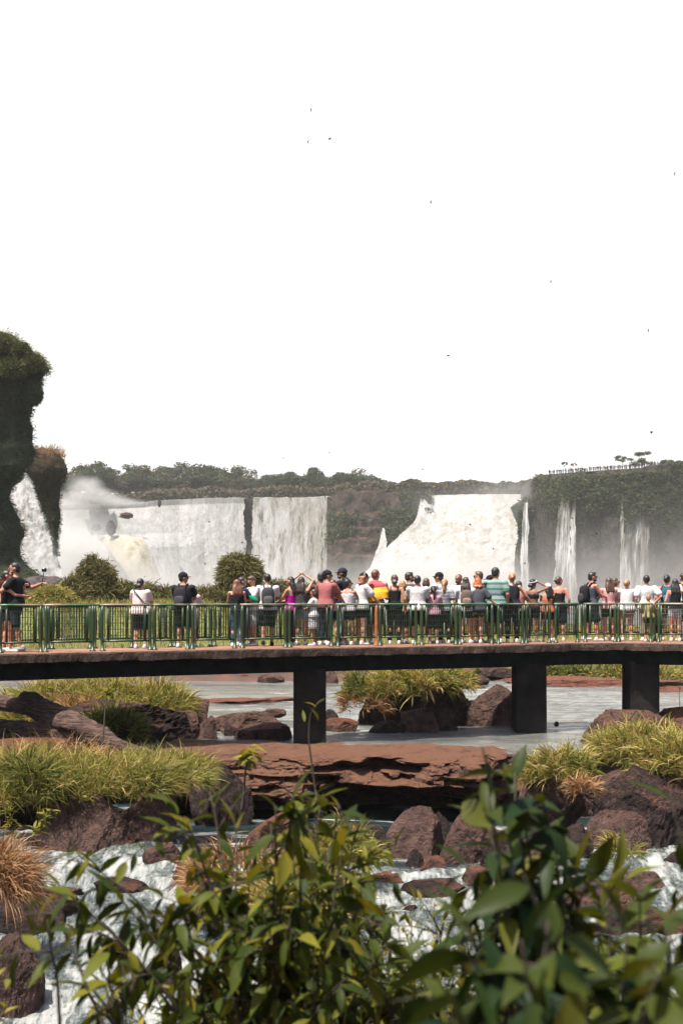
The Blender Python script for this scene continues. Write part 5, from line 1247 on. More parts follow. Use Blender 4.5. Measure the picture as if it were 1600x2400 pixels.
        for k in range(n - 1):
            for a0, b0 in ((0, 2), (3, 1), (1, 0), (2, 3)): Fq.append((a0 * n + k, a0 * n + k + 1, b0 * n + k + 1, b0 * n + k))
        g_.add(V, np.array(Fq)); g_.build('cap', hm, e, smooth=True)
    if hat == 'band':
        mb = MB(); A_ = np.linspace(0, 2 * math.pi, 25); mb.tube([Hd(.090 * math.sin(t), .108 * math.cos(t) - .014, .045 + .03 * math.cos(t)) for t in A_], .016 * s, 8); mb.build('headband', cloth(hatc), e, smooth=True)
    if glasses:
        mb = MB()
        gz_ = .006; gy = .094
        for q in (-1, 1): V, FA = sphere(12, 6); V = V * np.array([.028, .007, .018]) * s; mb.add(V @ RH.T + Hd(q * .034, gy + .006, gz_), FA); mb.tube([Hd(q * .058, gy, gz_ + .006), Hd(q * .082, .02, gz_ + .004)], .004 * s, 5)
        mb.tube([Hd(-.02, gy + .01, gz_ + .006), Hd(.02, gy + .01, gz_ + .006)], .004 * s, 5); mb.build('sunglasses', M_sung, e)
    if bag: backpack(e, s, B, bag, baglabel or ('backpack worn by ' + label), label)
    e['_s'] = s
    return e, B, arm_pts, s

def backpack(e, s, B, c, label, who, big=1.0):
    M = e.matrix_basis; bm = cloth(c); t = empty('backpack', tuple(np.array(e.location) + np.array([0, 0, .95 * s])), e.rotation_euler.z); tag(t, label[:120], 'backpack', None)
    o0 = np.array([0, 0, .95 * s])
    mb = MB(); mb.rbox(np.array([0, -.215, 1.18]) * s - o0, np.array([.155, .095, .235]) * s * big, 0, n=10, p=3.5); V, FA, mi = mb.arrays()
    V = V + (fbm(V * 9, 3, 3) * .012)[:, None]; mkobj('sack', V, FA, bm, parent=t, smooth=True)
    mb = MB(); mb.rbox(np.array([0, -.315, 1.09]) * s - o0, np.array([.115, .04, .12]) * s, 0, n=8, p=3.5); mb.build('pocket', cloth(tuple(min(1, x * 1.7 + .01) for x in c)), t, smooth=True)
    mb = MB(); mb.tube([np.array([-.03, -.2, 1.41]) * s - o0, np.array([0, -.2, 1.45]) * s - o0, np.array([.03, -.2, 1.41]) * s - o0], .009 * s, 6); mb.build('handle', bm, t)
    for q in (-1, 1):
        mb = MB(); mb.tube([np.array([q * .07, -.15, 1.36]) * s - o0, np.array([q * .095, -.07, 1.47]) * s - o0, np.array([q * .10, .02, 1.485]) * s - o0, np.array([q * .105, .115, 1.40]) * s - o0, np.array([q * .12, .135, 1.25]) * s - o0, np.array([q * .165, .03, 1.10]) * s - o0, np.array([q * .12, -.16, 1.0]) * s - o0], np.array([.02, .022, .022, .022, .018, .012, .012]) * s, 6); mb.build('shoulder_strap', bm, t, smooth=True)
    return t

NB = 1.5   # usual distance behind the deck edge: at the far rail
P1, B1, A1, s1 = person('bearded man in a black printed t-shirt kissing a woman at the left edge', 37, 1318, .75, 88, 12, 'tan', 'm', 'tee', BLACK, bot='shorts', botc=(.02, .024, .03), hair='short', hairc='black', arms=('hold', 'stick'), beard=True, fat=1.12, shoes=(.25, .24, .23), stride=.12)
person('dark haired woman with sunglasses being kissed at the left edge', 17, 1336, .8, -92, 0, 'red', 'f', 'cami', BLACK, bot='short', botc=BLACK, hair='bun', hairc='black', arms=('neck', 'hug'), glasses=True, tilt=-10, stride=.1)
person('woman at the very left edge raising her forearm', 1, 1350, 1.1, -60, 0, 'tan', 'f', 'cami', (.10, .05, .05), bot='short', botc=DENIM, hair='long', hairc='brown', arms=('brow', 'down'))
person('woman in a pale pinkish t-shirt with a dark crossbody strap standing alone', 330, 1356, 1.3, -8, -14, 'light', 'f', 'loose', (.56, .47, .45), bot='shorts', botc=BLACK, hair='lowbun', hairc='black', arms=('rail', 'rail'), fat=1.15)
person('man in black with a dark cap and backpack left of the gap in the crowd', 430, 1342, 1.3, -12, -62, 'tan', 'm', 'tee', (.018, .019, .022), bot='shorts', botc=BLACK, hair='short', hairc='black', hat='cap', arms=('front', 'front'), bag=(.02, .02, .026), fat=1.12, baglabel='dark backpack with a round badge on the man in the black cap')
person('woman with long reddish hair half hidden behind the man in the black cap', 449, 1370, 1.75, -10, 10, 'light', 'f', 'loose', (.52, .40, .42), bot='skirt', botc=(.5, .42, .44), hair='wavy', hairc='auburn', arms=('front', 'front'))
person('young man with dark hair facing right behind the off shoulder woman', 567, 1352, 1.85, -60, -20, 'tan', 'm', 'tee', NAVY, hair='short', hairc='black', arms=('front', 'front'), bag=(.02, .026, .04), bot='long', botc=DENIM, baglabel='navy backpack jutting out left of the off shoulder woman')
person('woman in a black off shoulder top with brown hair down her back', 555, 1358, 1.35, 4, 10, 'light', 'f', 'offs', BLACK, bot='tight', botc=DENIM, hair='long', hairc='auburn', arms=('front', 'front'))
person('youth in a white printed t-shirt looking down at the hands', 592, 1350, 1.9, 120, 10, 'light', 'm', 'tee', WHITE, bot='shorts', botc=(.35, .33, .33), hair='quiff', hairc='brown', arms=('front', 'front'), tilt=28)
person('balding man in a light grey t-shirt with a grey black backpack', 627, 1344, 1.3, 6, -4, 'tan', 'm', 'tee', (.48, .49, .50), bot='shorts', botc=BLACK, hair='buzz', hairc='black', arms=('front', 'front'), bag=(.035, .036, .036), baglabel='grey and black backpack on the balding man', stride=.18, shoes=BLACK)
person('woman with long wavy dark hair in a magenta top facing left', 681, 1352, 1.3, 60, 20, 'tan', 'f', 'cami', (.38, .01, .22), bot='tight', botc=(.04, .02, .03), hair='wavy', hairc='black', arms=('front', 'front'), glasses=True)
person('woman in a black speckled top raising both arms over her head', 706, 1352, 1.6, -20, 0, 'light', 'f', 'tank', topmat=dotted(BLACK, (.2, .2, .2), 90), bot='short', botc=LDENIM, hair='long', hairc='dark', arms=('headtop', 'headtop'))
person('small child in a white tee and dotted skirt looking left', 736, 1381, 1.2, 70, 20, 'tan', 'f', 'tee', (.55, .53, .55), bot='skirt', botmat=dotted((.4, .4, .42), BLACK, 40), hair='bob', hairc='dark', arms=('front', 'down'), tilt=10)
person('dark haired man mostly hidden behind the man in dusty pink', 752, 1342, 1.9, 20, 0, 'tan', 'm', 'tee', (.12, .08, .07), hair='short', hairc='dark', arms=('rail', 'rail'), bot='long', botc=DENIM)
person('man in a dusty pink polo with a reversed black cap leaning right', 762, 1337, 1.0, -38, -38, 'tan', 'm', 'polo', DUSTY, bot='long', botc=(.02, .025, .035), hair='short', hairc='black', hat='capback', arms=('front', 'rail'), glasses=True, lean=.10)
person('woman with long brown hair just right of the dusty pink polo', 779, 1358, 1.8, -10, 5, 'light', 'f', 'cami', (.10, .04, .05), bot='short', botc=DENIM, hair='wavy', hairc='brown', arms=('rail', 'rail'))
person('tall man in a black hooded top and black cap facing left', 803, 1332, 1.8, 65, 15, 'brown', 'm', 'hoodie', (.016, .018, .024), bot='long', botc=LDENIM, hair='short', hairc='black', hat='cap', hatc=(.02, .02, .03), arms=('front', 'front'), beard=True)
person('woman in a white ribbed tank top with a black bun beside the tall hooded man', 815, 1357, 1.1, -22, -35, 'tan', 'f', 'tank', (.50, .49, .52), bot='short', botc=BLACK, hair='topbun', hairc='black', arms=('rail', 'chin'), glasses=True)
person('woman with curly red hair, dark cap and white t-shirt leaning on the rail', 845, 1343, 1.15, -60, -25, 'light', 'f', 'loose', (.50, .49, .49), bot='short', botc=BLACK, hair='curly', hairc='ginger', hat='cap', arms=('front', 'rail'), lean=.12)
PF, BF, AF, sF = person('man with reddish hair wearing a red and yellow flag round his shoulders', 880, 1335, 1.3, -14, -30, 'red', 'm', 'tee', (.30, .26, .22), bot='shorts', botc=(.05, .05, .05), hair='short', hairc='auburn', arms=('front', 'front'))
person('woman with sunglasses on her dark low bun in a black tank top', 924, 1347, 1.1, -6, 6, 'tan', 'f', 'tank', BLACK, bot='tight', botc=BLACK, hair='lowbun', hairc='brown', arms=('front', 'down'))
person('visitor with a pale brown head covering behind the low bun', 943, 1361, 2.0, -20, 0, 'tan', 'f', 'tee', (.3, .2, .12), hair='bob', hairc='blond', arms=('rail', 'rail'))
person('bearded man in a charcoal t-shirt with a faint round print looking right', 959, 1341, 1.7, -18, -55, 'tan', 'm', 'tee', GREY, bot='shorts', botc=BLACK, hair='quiff', hairc='dark', arms=('front', 'front'), beard=True)
person('dark haired young man in a plain white t-shirt with his elbow out', 978, 1349, 1.1, -6, -12, 'tan', 'm', 'loose', (.50, .49, .49), bot='shorts', botc=BLACK, hair='short', hairc='black', arms=('front', 'front'))
person('person in a dark shirt with pink and white shoulder stripes', 998, 1355, 1.8, -10, 6, 'light', 'f', 'tee', (.05, .02, .05), stripes=(.085, (.5, .32, .38), .3, .1), bot='shorts', botc=BLACK, hair='bob', hairc='brown', arms=('rail', 'rail'))
person('girl in a pink t-shirt with a long black ponytail', 1015, 1373, 1.1, 2, 0, 'tan', 'f', 'tee', (.42, .22, .27), bot='shorts', botc=BLACK, hair='pony', hairc='black', arms=('rail', 'rail'))
person('man in a black cap and sunglasses facing left behind the blonde ponytail', 1029, 1342, 1.9, 55, 10, 'tan', 'm', 'tee', (.5, .45, .48), hair='short', hairc='dark', hat='cap', arms=('front', 'front'), glasses=True, bot='shorts', botc=GREY)
person('woman with a long blonde ponytail in a navy and white striped t-shirt', 1041, 1357, 1.2, -8, -6, 'light', 'f', 'tee', (.03, .035, .055), stripes=(.034, (.5, .5, .52), .32, 0), bot='tight', botc=BLACK, hair='pony', hairc='blond', arms=('rail', 'down'))
person('man with cropped hair turned back toward the viewer at left of the brown haired woman', 1075, 1345, 1.8, 130, 20, 'brown', 'm', 'tee', (.55, .5, .42), hair='buzz', hairc='black', arms=('front', 'front'), bot='shorts', botc=GREY, beard=True)
person('woman with long brown hair and a taupe backpack over a white t-shirt', 1091, 1353, 1.1, 0, -8, 'light', 'f', 'loose', (.50, .49, .49), bot='short', botc=BLACK, hair='wavy', hairc='dark', arms=('rail', 'rail'), bag=(.10, .075, .065), baglabel='taupe backpack on the woman with long brown hair')
person('brown haired man in sunglasses behind the orange haired woman', 1122, 1339, 1.9, 70, 10, 'red', 'm', 'tee', GREY, hair='quiff', hairc='brown', arms=('front', 'front'), glasses=True, bot='shorts', botc=GREY)
person('woman with orange red hair in a charcoal shirt reaching right along the rail', 1117, 1354, 1.0, -24, 10, 'light', 'f', 'loose', (.055, .056, .068), bot='short', botc=BLACK, hair='curly', hairc='red', arms=('front', 'railout'), lean=.10, fat=1.15)
person('person in a black cap just left of the striped polo', 1148, 1349, 1.95, 60, 10, 'tan', 'm', 'tee', GREY, hair='short', hairc='black', hat='cap', arms=('front', 'front'), bot='shorts', botc=GREY)
person('tallest man wearing a grey and green broad striped polo', 1161, 1330, 1.1, -16, -24, 'tan', 'm', 'polo', (.21, .25, .27), stripes=(.135, (.045, .14, .09), .42, .35), bot='shorts', botc=NAVY, hair='short', hairc='black', arms=('front', 'down'), fat=1.12)
person('woman in a black racerback top with a blonde bun reaching right', 1199, 1343, 1.1, -6, 0, 'light', 'f', 'vest', (.018, .018, .024), bot='tight', botc=BLACK, hair='bun', hairc='blond', arms=('rail', 'railout'), fat=1.1)
person('dark haired person in salmon behind the racerback woman', 1215, 1362, 1.8, -20, 0, 'tan', 'f', 'tee', (.38, .17, .13), bot='short', botc=BLACK, hair='bob', hairc='dark', arms=('rail', 'rail'))
person('woman in a bikini top and headband shading her eyes', 1248, 1357, 1.2, -28, -22, 'brown', 'f', 'bra', BLACK, bot='short', botc=BLACK, hair='lowbun', hairc='black', hat='band', hatc=(.4, .39, .4), arms=('front', 'brow'))
person('woman in a white cap with very long black hair in orange', 1282, 1368, 1.4, -10, 40, 'tan', 'f', 'cami', (.36, .12, .06), bot='short', botc=BLACK, hair='wavy', hairc='black', hat='cap', hatc=(.65, .65, .65), arms=('chin', 'front'))
person('woman with pinned up curly hair in a black low backed top', 1309, 1351, 1.2, -4, -52, 'red', 'f', 'cami', BLACK, bot='shorts', botc=NAVY, hair='bun', hairc='brown', arms=('down', 'down'))
person('man in a dark tank top with sunglasses and a black backpack facing right', 1386, 1341, 1.1, -72, -14, 'red', 'm', 'tank', (.05, .06, .075), bot='shorts', botc=BLACK, hair='quiff', hairc='black', arms=('front', 'front'), bag=(.014, .014, .017), glasses=True, beard=True, baglabel='black backpack with a round patch on the man facing right', stride=.1)
person('woman with long brown hair in pale pink near the right edge', 1425, 1354, 1.2, 10, 6, 'red', 'f', 'tee', (.52, .27, .27), bot='short', botc=BLACK, hair='long', hairc='brown', arms=('rail', 'rail'))
person('woman in salmon pink with sunglasses looking right', 1440, 1354, 1.5, -42, -38, 'light', 'f', 'tee', (.42, .21, .19), bot='short', botc=(.3, .2, .2), hair='bob', hairc='brown', arms=('rail', 'cross'), glasses=True)
person('woman in a loose white t-shirt with a fair bun', 1468, 1358, 1.2, -14, -16, 'light', 'f', 'loose', (.50, .49, .49), bot='short', botc=(.25, .2, .2), hair='bun', hairc='blond', arms=('rail', 'front'), fat=1.1)
person('dark haired man in a white t-shirt with a hand on his hip', 1514, 1348, 1.2, 0, -6, 'light', 'm', 'loose', (.50, .49, .49), bot='long', botc=(.20, .15, .11), hair='short', hairc='black', arms=('down', 'hip'))
person('small fair haired child in front of the man with his hand on his hip', 1518, 1394, .8, 0, 12, 'light', 'f', 'tee', (.35, .25, .12), bot='short', botc=NAVY, hair='topbun', hairc='blond', arms=('front', 'front'))
person('woman in a dark tee with a teal bag across her back near the right edge', 1562, 1347, 1.6, -14, -20, 'red', 'f', 'vest', (.03, .03, .038), bot='short', botc=DENIM, hair='bun', hairc='black', arms=('down', 'front'), bag=(.02, .085, .11), baglabel='teal drawstring backpack near the right edge')
person('woman with straight black hair to her waist in a black top', 1581, 1357, 1.1, -6, 0, 'red', 'f', 'tank', BLACK, bot='short', botc=(.4, .4, .4), hair='long', hairc='black', arms=('down', 'brow'))
person('man in a pale shirt with a black backpack cut by the right frame edge', 1600, 1343, 1.7, 20, 0, 'light', 'm', 'tee', (.45, .52, .45), bot='shorts', botc=BLACK, hair='short', hairc='dark', arms=('front', 'front'), bag=(.015, .015, .017), baglabel='black backpack cut by the right frame edge')

# camera on a stick held by the man at the left edge
hw = P1.matrix_basis @ Vector(tuple(A1[1][2])) if False else None
def world(e, p):
    a = e.rotation_euler.z; return np.array([e.location.x + p[0] * math.cos(a) - p[1] * math.sin(a), e.location.y + p[0] * math.sin(a) + p[1] * math.cos(a), e.location.z + p[2]])
hp = world(P1, A1[1][2]) + np.array([.05, 0, .02]); st = empty('camera_stick', hp); tag(st, 'small action camera on a short stick held up at the left', 'selfie stick')
MB().tube([(0, 0, -.08), (.005, 0, .0), (.045, 0, .22)], .009, 8).build('stick', M_sung, st)
mb = MB(); mb.rbox(np.array([.05, 0, .27]), np.array([.052, .028, .042]), 0, n=8, p=5); cb_ = mb.build('camera_body', M_sung, st, smooth=True)
MB().ell((.05, -.03, .275), (.016, .012, .016), 8).build('lens', simple('lens_glass', (.03, .03, .04), .1, 0, 1, .8, 0), cb_)
# badge prints
def decal(e, c, size, col, nrm_back=True, name='print'):
    V, FA = sphere(16, 8); o = mkobj(name, V * np.array([size[0], .004, size[1]]) + np.array(c), FA, cloth(col), parent=e, smooth=True); return o
decal(P1, (.19 * s1, .02, 1.22 * s1), (.004, .10), (.45, .45, .42))
# flag round the shoulders
def flag():
    t = empty('flag', tuple(np.array(PF.location) + np.array([0, 0, 1.1]))); t.rotation_euler = PF.rotation_euler.copy(); tag(t, 'crumpled red and yellow flag draped over the shoulders of the reddish haired man', 'flag')
    nu, nv = 60, 46; A_ = np.linspace(-2.35, 2.35, nu); U, Vv = np.meshgrid(A_, np.linspace(0, 1, nv)); U = U.ravel(); Vv = Vv.ravel()
    rx = np.interp(Vv, [0, .25, .6, 1], [.11, .27, .33, .34]); ry = np.interp(Vv, [0, .25, .6, 1], [.10, .19, .23, .24])
    z = np.interp(Vv, [0, .2, .6, 1], [1.49, 1.41, 1.17, .98]); z = z + .06 * np.sin(U * 1.3 + .6) * Vv + .05 * U * Vv
    X = rx * np.sin(U); Y = -ry * np.cos(U); Q = np.stack([X, Y, z], 1) * sF
    Q = Q + fbm(Q * 6, 4, 3)[:, None] * np.array([.05, .05, .02]) * np.clip(Vv * 3, 0, 1)[:, None]; Q[:, 2] -= 1.1
    G = grid(nu, nv); vm = Vv[G[:, 0]]; idx = ((vm > .36) & (vm < .97)).astype(int)
    o = mkobj('cloth', Q, G, [cloth((.42, .07, .075)), cloth((.75, .40, .04))], idx, smooth=True, parent=t)
flag()
# strap of the lone woman and a green bag in hand
mb = MB(); PL = [o for o in COL.objects if o.get('label', '').startswith('woman in a pale pinkish')][0]
mb.tube([(-.13, .02, 1.36), (-.12, -.13, 1.30), (0, -.150, 1.15), (.10, -.15, 1.02), (.16, -.10, .93)], .011, 6); mb.build('crossbody_strap', M_sung, PL)
t = W(594, 1404, bd(594) + 1.2); V, FA = sphere(20, 12); V = V * np.array([.11, .05, .07]); V = V + fbm(V * 12, 3, 3)[:, None] * .02; V[:, 2] -= V[:, 0] * .4
o = mkobj('bag', V, FA, cloth((.01, .22, .10)), smooth=True); o.location = t; tag(o, 'crumpled green bag held above the rail by the youth in white', 'bag')
# lettering on the white printed t-shirt
YT = [o for o in COL.objects if o.get('label', '').startswith('youth in a white printed')][0]
def text(body, size, loc, rot, mat, parent, ext=.002):
    cu = bpy.data.curves.new('lettering', 'FONT'); cu.body = body; cu.size = size; cu.extrude = ext; cu.align_x = 'CENTER'; cu.materials.append(mat)
    o0 = bpy.data.objects.new('tmp_text', cu); COL.objects.link(o0); me = bpy.data.meshes.new_from_object(o0.evaluated_get(bpy.context.evaluated_depsgraph_get())); bpy.data.objects.remove(o0)
    o = bpy.data.objects.new('lettering', me); COL.objects.link(o); o.parent = parent; o.location = loc; o.rotation_euler = rot; return o
text('LOS', .11, (0, .165, 1.15), (math.pi / 2, 0, math.pi), cloth((.03, .03, .04)), YT)

# ============================================================ viewing platform and its crowd
PF_ = [(1284, 1112, 545), (1330, 1108, 540), (1400, 1103, 532), (1480, 1098, 525), (1545, 1092, 520)]
def pfp(px): return float(np.interp(px, [a[0] for a in PF_], [a[1] for a in PF_])), float(np.interp(px, [a[0] for a in PF_], [a[2] for a in PF_]))
vp = empty('viewing_platform', W(1284, 1112, 545)); tag(vp, 'long railed viewing platform on top of the right cliff crowded with tiny visitors', 'viewing platform'); VB = np.array(vp.location)
M_plat = simple('platform_concrete', (.03, .028, .028), .9, .3, .5, .2, 0)
xs = np.linspace(1284, 1560, 24)
def band(name, z0, z1, o0, o1, mat):
    V = []
    for x in xs:
        y, d = pfp(x)
        for z, o in ((z0, o0), (z1, o0), (z1, o1), (z0, o1)): p = np.array(W(x, y, d)); V.append(p + [0, o, z] - VB)
    n = len(xs); i, j = np.meshgrid(np.arange(n - 1), np.arange(4), indexing='ij'); i = i.ravel(); j = j.ravel(); j2 = (j + 1) % 4
    return mkobj(name, np.array(V), [np.stack([i * 4 + j, i * 4 + j2, (i + 1) * 4 + j2, (i + 1) * 4 + j], 1), np.array([[0, 1, 2, 3], [4 * n - 4, 4 * n - 1, 4 * n - 2, 4 * n - 3]])], mat, parent=vp)
band('deck', -.5, 0, 0, 5, M_plat); band('beam', -1.3, -.503, .8, 4, M_plat); band('top_rail', .98, 1.1, 0, .1, M_bar); band('middle_rail', .5, .56, 0, .08, M_bar)
for x in np.arange(1286, 1560, 9.5):
    y, d = pfp(x); p = np.array(W(x, y, d)) - VB; MB().box(p + [0, .04, .5], (.06, .05, .48)).build('rail_post', M_bar, vp)
for x in (1290, 1330, 1375, 1425, 1480, 1540):
    y, d = pfp(x); p = np.array(W(x, y, d)) - VB; MB().box(p + [0, 2, -3.5], (.3, .3, 2.3)).build('pier', M_plat, vp)
FK = [('dark clothes', BLACK, NAVY), ('a white top', WHITE, BLACK), ('a grey top', (.2, .2, .22), BLACK), ('a reddish top', (.35, .10, .08), NAVY), ('a blue top', (.06, .12, .25), BLACK)]
farp = []
for k, (nm, c1, c2) in enumerate(FK):
    e = empty('person'); mb = MB(); mb.loft([(0, 0, 0.02, .10, .07), (0, 0, .45, .13, .09), (0, 0, .85, .17, .12), (0, 0, 1.0, .16, .11)], 10, 0); mb.loft([(0, 0, .98, .17, .12), (0, 0, 1.25, .20, .13), (0, 0, 1.42, .20, .11), (0, 0, 1.48, .07, .06)], 10, 1)
    for q in (-1, 1): cap_(mb, (q * .21, 0, 1.38), (q * .25, .08, 1.1), .05, .04, 6, 1); cap_(mb, (q * .25, .08, 1.1), (q * .18, .25, 1.0), .04, .03, 6, 2)
    mb.ell((0, 0, 1.62), (.08, .095, .12), 8, 2); mb.ell((0, -.02, 1.66), (.085, .095, .10), 8, 3)
    mb.build('body', [cloth(c2), cloth(c1), skin('tan'), hairm('dark')], e, smooth=True); farp.append(e)
ufp = set(); rr = random.Random(12); x = 1287
while x < 1552:
    k = rr.choice([0, 0, 0, 1, 2, 3, 4, 0]); e = farp[k]
    if k in ufp:
        c = e.copy(); COL.objects.link(c)
        for ch in e.children: q = ch.copy(); COL.objects.link(q); q.parent = c
        e = c
    ufp.add(k); y, d = pfp(x); off = rr.uniform(.3, 3.5); p = W(x, y, d); e.location = (p.x, p.y + off, p.z + .01); e.rotation_euler = (0, 0, rr.uniform(0, 6.28)); hs = rr.uniform(.9, 1.08); e.scale = (hs * 1.3, hs * 1.3, hs * 1.15)
    tag(e, 'tiny distant visitor in ' + FK[k][0] + ' on the high viewing platform', 'person', 'visitors on the viewing platform'); x += rr.uniform(2.2, 4.6)

# ============================================================ birds
def bird(px, py, d, span, roll, yaw, lab):
    e = empty('bird', W(px, py, d)); tag(e, lab, 'bird', 'swifts over the falls'); mb = MB(); mb.loft([(0, 0, -.09, .006, .006), (0, 0, -.03, .022, .022), (0, 0, .04, .024, .024), (0, 0, .09, .006, .006)], 8)
    for q in (-1, 1):
        V = np.array([(0, 0, .05), (q * .5, .02, .02), (q * 1.0, .0, -.10), (q * .5, .02, -.05), (0, 0, -.04), (0, .012, .0)]) * np.array([span / 2, 1, 1]); mb.add(V, np.array([(0, 1, 5), (1, 3, 5), (3, 4, 5), (1, 2, 3)]))
    o = mb.build('body', M_sung, e); e.rotation_euler = (0.3, math.radians(roll), math.radians(yaw)); e.scale = (1.0, 1.0, 1.0)
for k, (px, py, s_, ro, ya) in enumerate(((1526, 1013, 1.5, 70, 10), (773, 325, 1.1, 60, 20), (729, 257, .7, 10, 0), (722, 332, .6, 20, 0), (1009, 473, .8, 0, 0), (1050, 833, 1.0, 80, 0), (1580, 407, .7, 10, 0), (1518, 775, .6, 0, 30), (664, 1073, .6, 0, 0), (772, 1060, .6, 20, 0), (990, 1100, .9, 70, 0), (1101, 1229, 1.2, 30, 10), (490, 1223, .9, 0, 0), (481, 1321, .9, 60, 0), (568, 1271, .8, 60, 0), (1270, 1182, .9, 20, 0), (1573, 1105, 1.3, 20, 0), (1521, 1188, 1.1, 60, 0), (1397, 1250, 1.0, 20, 0), (1229, 1320, .9, 10, 0), (1155, 1286, .7, 0, 0), (86, 1152, .8, 0, 0), (1290, 660, .5, 0, 0), (1340, 1214, .8, 10, 0))):
    bird(px, py, 62 if py < 1060 else 120, s_ * (.11 if py < 1060 else .26), ro, ya, 'tiny black swift %s' % (['just above the right horizon, the largest in the sky', 'high in the middle of the sky, lower right of another', 'topmost in the sky', 'faint beside the two high ones', 'high right of the centre of the sky', 'low in the sky above the right falls', 'high at the right edge of the sky', 'faint above the viewing platform', 'above the dark ball crowned trees', 'just over the forest right of the flat topped tree', 'above the brown rock face', 'against the upper foam of the broad right falls', 'against the left cascade upper part', 'against the left cascade low part', 'in front of the dark gap', 'left of the strongest thin fall', 'upper right against the misty cliff', 'under the wide group of thin falls', 'right of the strongest thin fall', 'low beside the broad right falls', 'low within the broad right falls foam', 'in front of the narrow side fall', 'barely visible high at right', 'below the platform left end'][k]))

# ============================================================ shrubs on the near bank
def leafmat(name, cols, transl=.3, rough=.5):
    t = NT(name); g = t.add('NewGeometry'); c = t.ramp(g.outputs['Random Per Island'], cols); v = t.coord(); n = t.noise(v, 9, 4)
    c = t.mix(t.math('MULTIPLY', n, .75), c, tuple(x * .5 for x in cols[1][1])); b = t.bsdf(c, rough, t.bump(t.noise(v, 40, 3), .2, .004), .08)
    tr = t.add('BsdfTranslucent'); t.link(t.mix(1.0, c, (1.6, 1.35, .5), 'MULTIPLY'), tr.inputs[0]); mx = t.add('MixShader'); mx.inputs[0].default_value = transl
    t.link(b, mx.inputs[1]); t.link(tr.outputs[0], mx.inputs[2]); return t.done(mx.outputs[0])
L_dark = leafmat('shrub_leaf_dark', [(0, (.014, .024, .007)), (.4, (.040, .058, .010)), (.75, (.10, .110, .014)), (1, (.22, .19, .024))])
L_mid = leafmat('shrub_leaf_mid', [(0, (.022, .034, .008)), (.4, (.055, .072, .012)), (.8, (.13, .135, .018)), (1, (.25, .21, .03))])
L_big = leafmat('shrub_leaf_big', [(0, (.008, .022, .012)), (.4, (.020, .036, .009)), (.85, (.055, .065, .010)), (1, (.13, .12, .018))], .25, .45)
L_yel = leafmat('small_leaf_yellow', [(0, (.05, .07, .012)), (.4, (.12, .13, .02)), (.8, (.26, .23, .035)), (1, (.36, .28, .06))], .35, .5)
M_stem = simple('shrub_stem', (.035, .028, .018), .8, .3, 30)
def shrub(label, base, tips, ll, lw, mat, seed, d, twigs=4, tl=.30, sp=.045, frac=.6, droop=.5, rad=.008, dj=.25, bend=.35, leafup=.15, name='shrub'):
    r = np.random.default_rng(seed); b0 = np.array(W(base[0], base[1], d)); e = empty(name, b0); tag(e, label, 'shrub', None)
    mb = MB(); LP = []; LD = []; LS = []
    def leafalong(C, t0, big=1.0):
        L = np.linalg.norm(np.diff(C, axis=0), axis=1); S = np.concatenate([[0], np.cumsum(L)]); s = S[-1] * t0; k = 0
        while s <= S[-1] + 1e-6:
            p = np.array([np.interp(s, S, C[:, i]) for i in range(3)]); q = np.array([np.interp(min(S[-1], s + .02), S, C[:, i]) for i in range(3)]); p2 = np.array([np.interp(max(0, s - .02), S, C[:, i]) for i in range(3)])
            tg = (q - p2) / (np.linalg.norm(q - p2) + 1e-9); a = k * 2.4 + r.uniform(-.5, .5); lat = unit(np.cross(tg, [math.cos(a), math.sin(a), .3]))
            end = s > S[-1] * .93
            dr = unit(tg * (1.2 if end else .45) + lat * (.4 if end else 1.0) + np.array([0, 0, -droop * r.uniform(.3, 1.5) + leafup]) + r.normal(0, .2, 3))
            LP.append(p); LD.append(dr); LS.append(big * r.uniform(.6, 1.15)); s += sp * r.uniform(.6, 1.4); k += 1
            if end and k % 2: LP.append(p); LD.append(unit(tg + lat * -.7 + r.normal(0, .3, 3) + [0, 0, -droop * .5])); LS.append(big * r.uniform(.5, .9))
    for (x, y, *dd) in tips:
        tip = np.array(W(x, y, d + (dd[0] if dd else r.uniform(-dj, dj)))) ; root = b0 + r.normal(0, .07, 3) * np.array([1, 1, 0])
        mid = root * .45 + tip * .55 + np.array([(root[0] - tip[0]) * .22, r.normal(0, .05), .10 * np.linalg.norm(tip - root)]) ; ts = np.linspace(0, 1, 14)[:, None]
        C = root * (1 - ts) ** 2 + 2 * mid * ts * (1 - ts) + tip * ts ** 2; C += np.cumsum(r.normal(0, .004, C.shape), 0)
        mb.tube(C, np.linspace(rad, rad * .3, 14), 6); leafalong(C, 1 - frac)
        for k in range(twigs):
            i = int(r.uniform(14 * (1 - frac), 12.5)); p = C[i]; tg = unit(C[i + 1] - C[i]); dr = unit(tg * .6 + r.normal(0, .6, 3) * [1, .5, .7]); Lt = tl * r.uniform(.5, 1.1)
            T = np.array([p + dr * Lt * t + np.array([0, 0, -.25 * Lt * t * t]) for t in np.linspace(0, 1, 7)]); mb.tube(T, np.linspace(rad * .45, rad * .15, 7), 5); leafalong(T, .2, .85)
    V, FA, mi = mb.arrays(); mkobj('stem', V - b0, FA, M_stem, parent=e, smooth=True)
    LP = np.array(LP) - b0; LS = np.array(LS); up = unit(np.array([0, 0, 1.]) + r.normal(0, .45, (len(LP), 3)))
    V, FA = leaves(LP, np.array(LD), up, ll * LS, lw * LS * r.uniform(.8, 1.2, len(LP)), bend * r.uniform(.2, 1.6, len(LP)), seed); mkobj('foliage', V, FA, mat, parent=e, smooth=True)
    return e
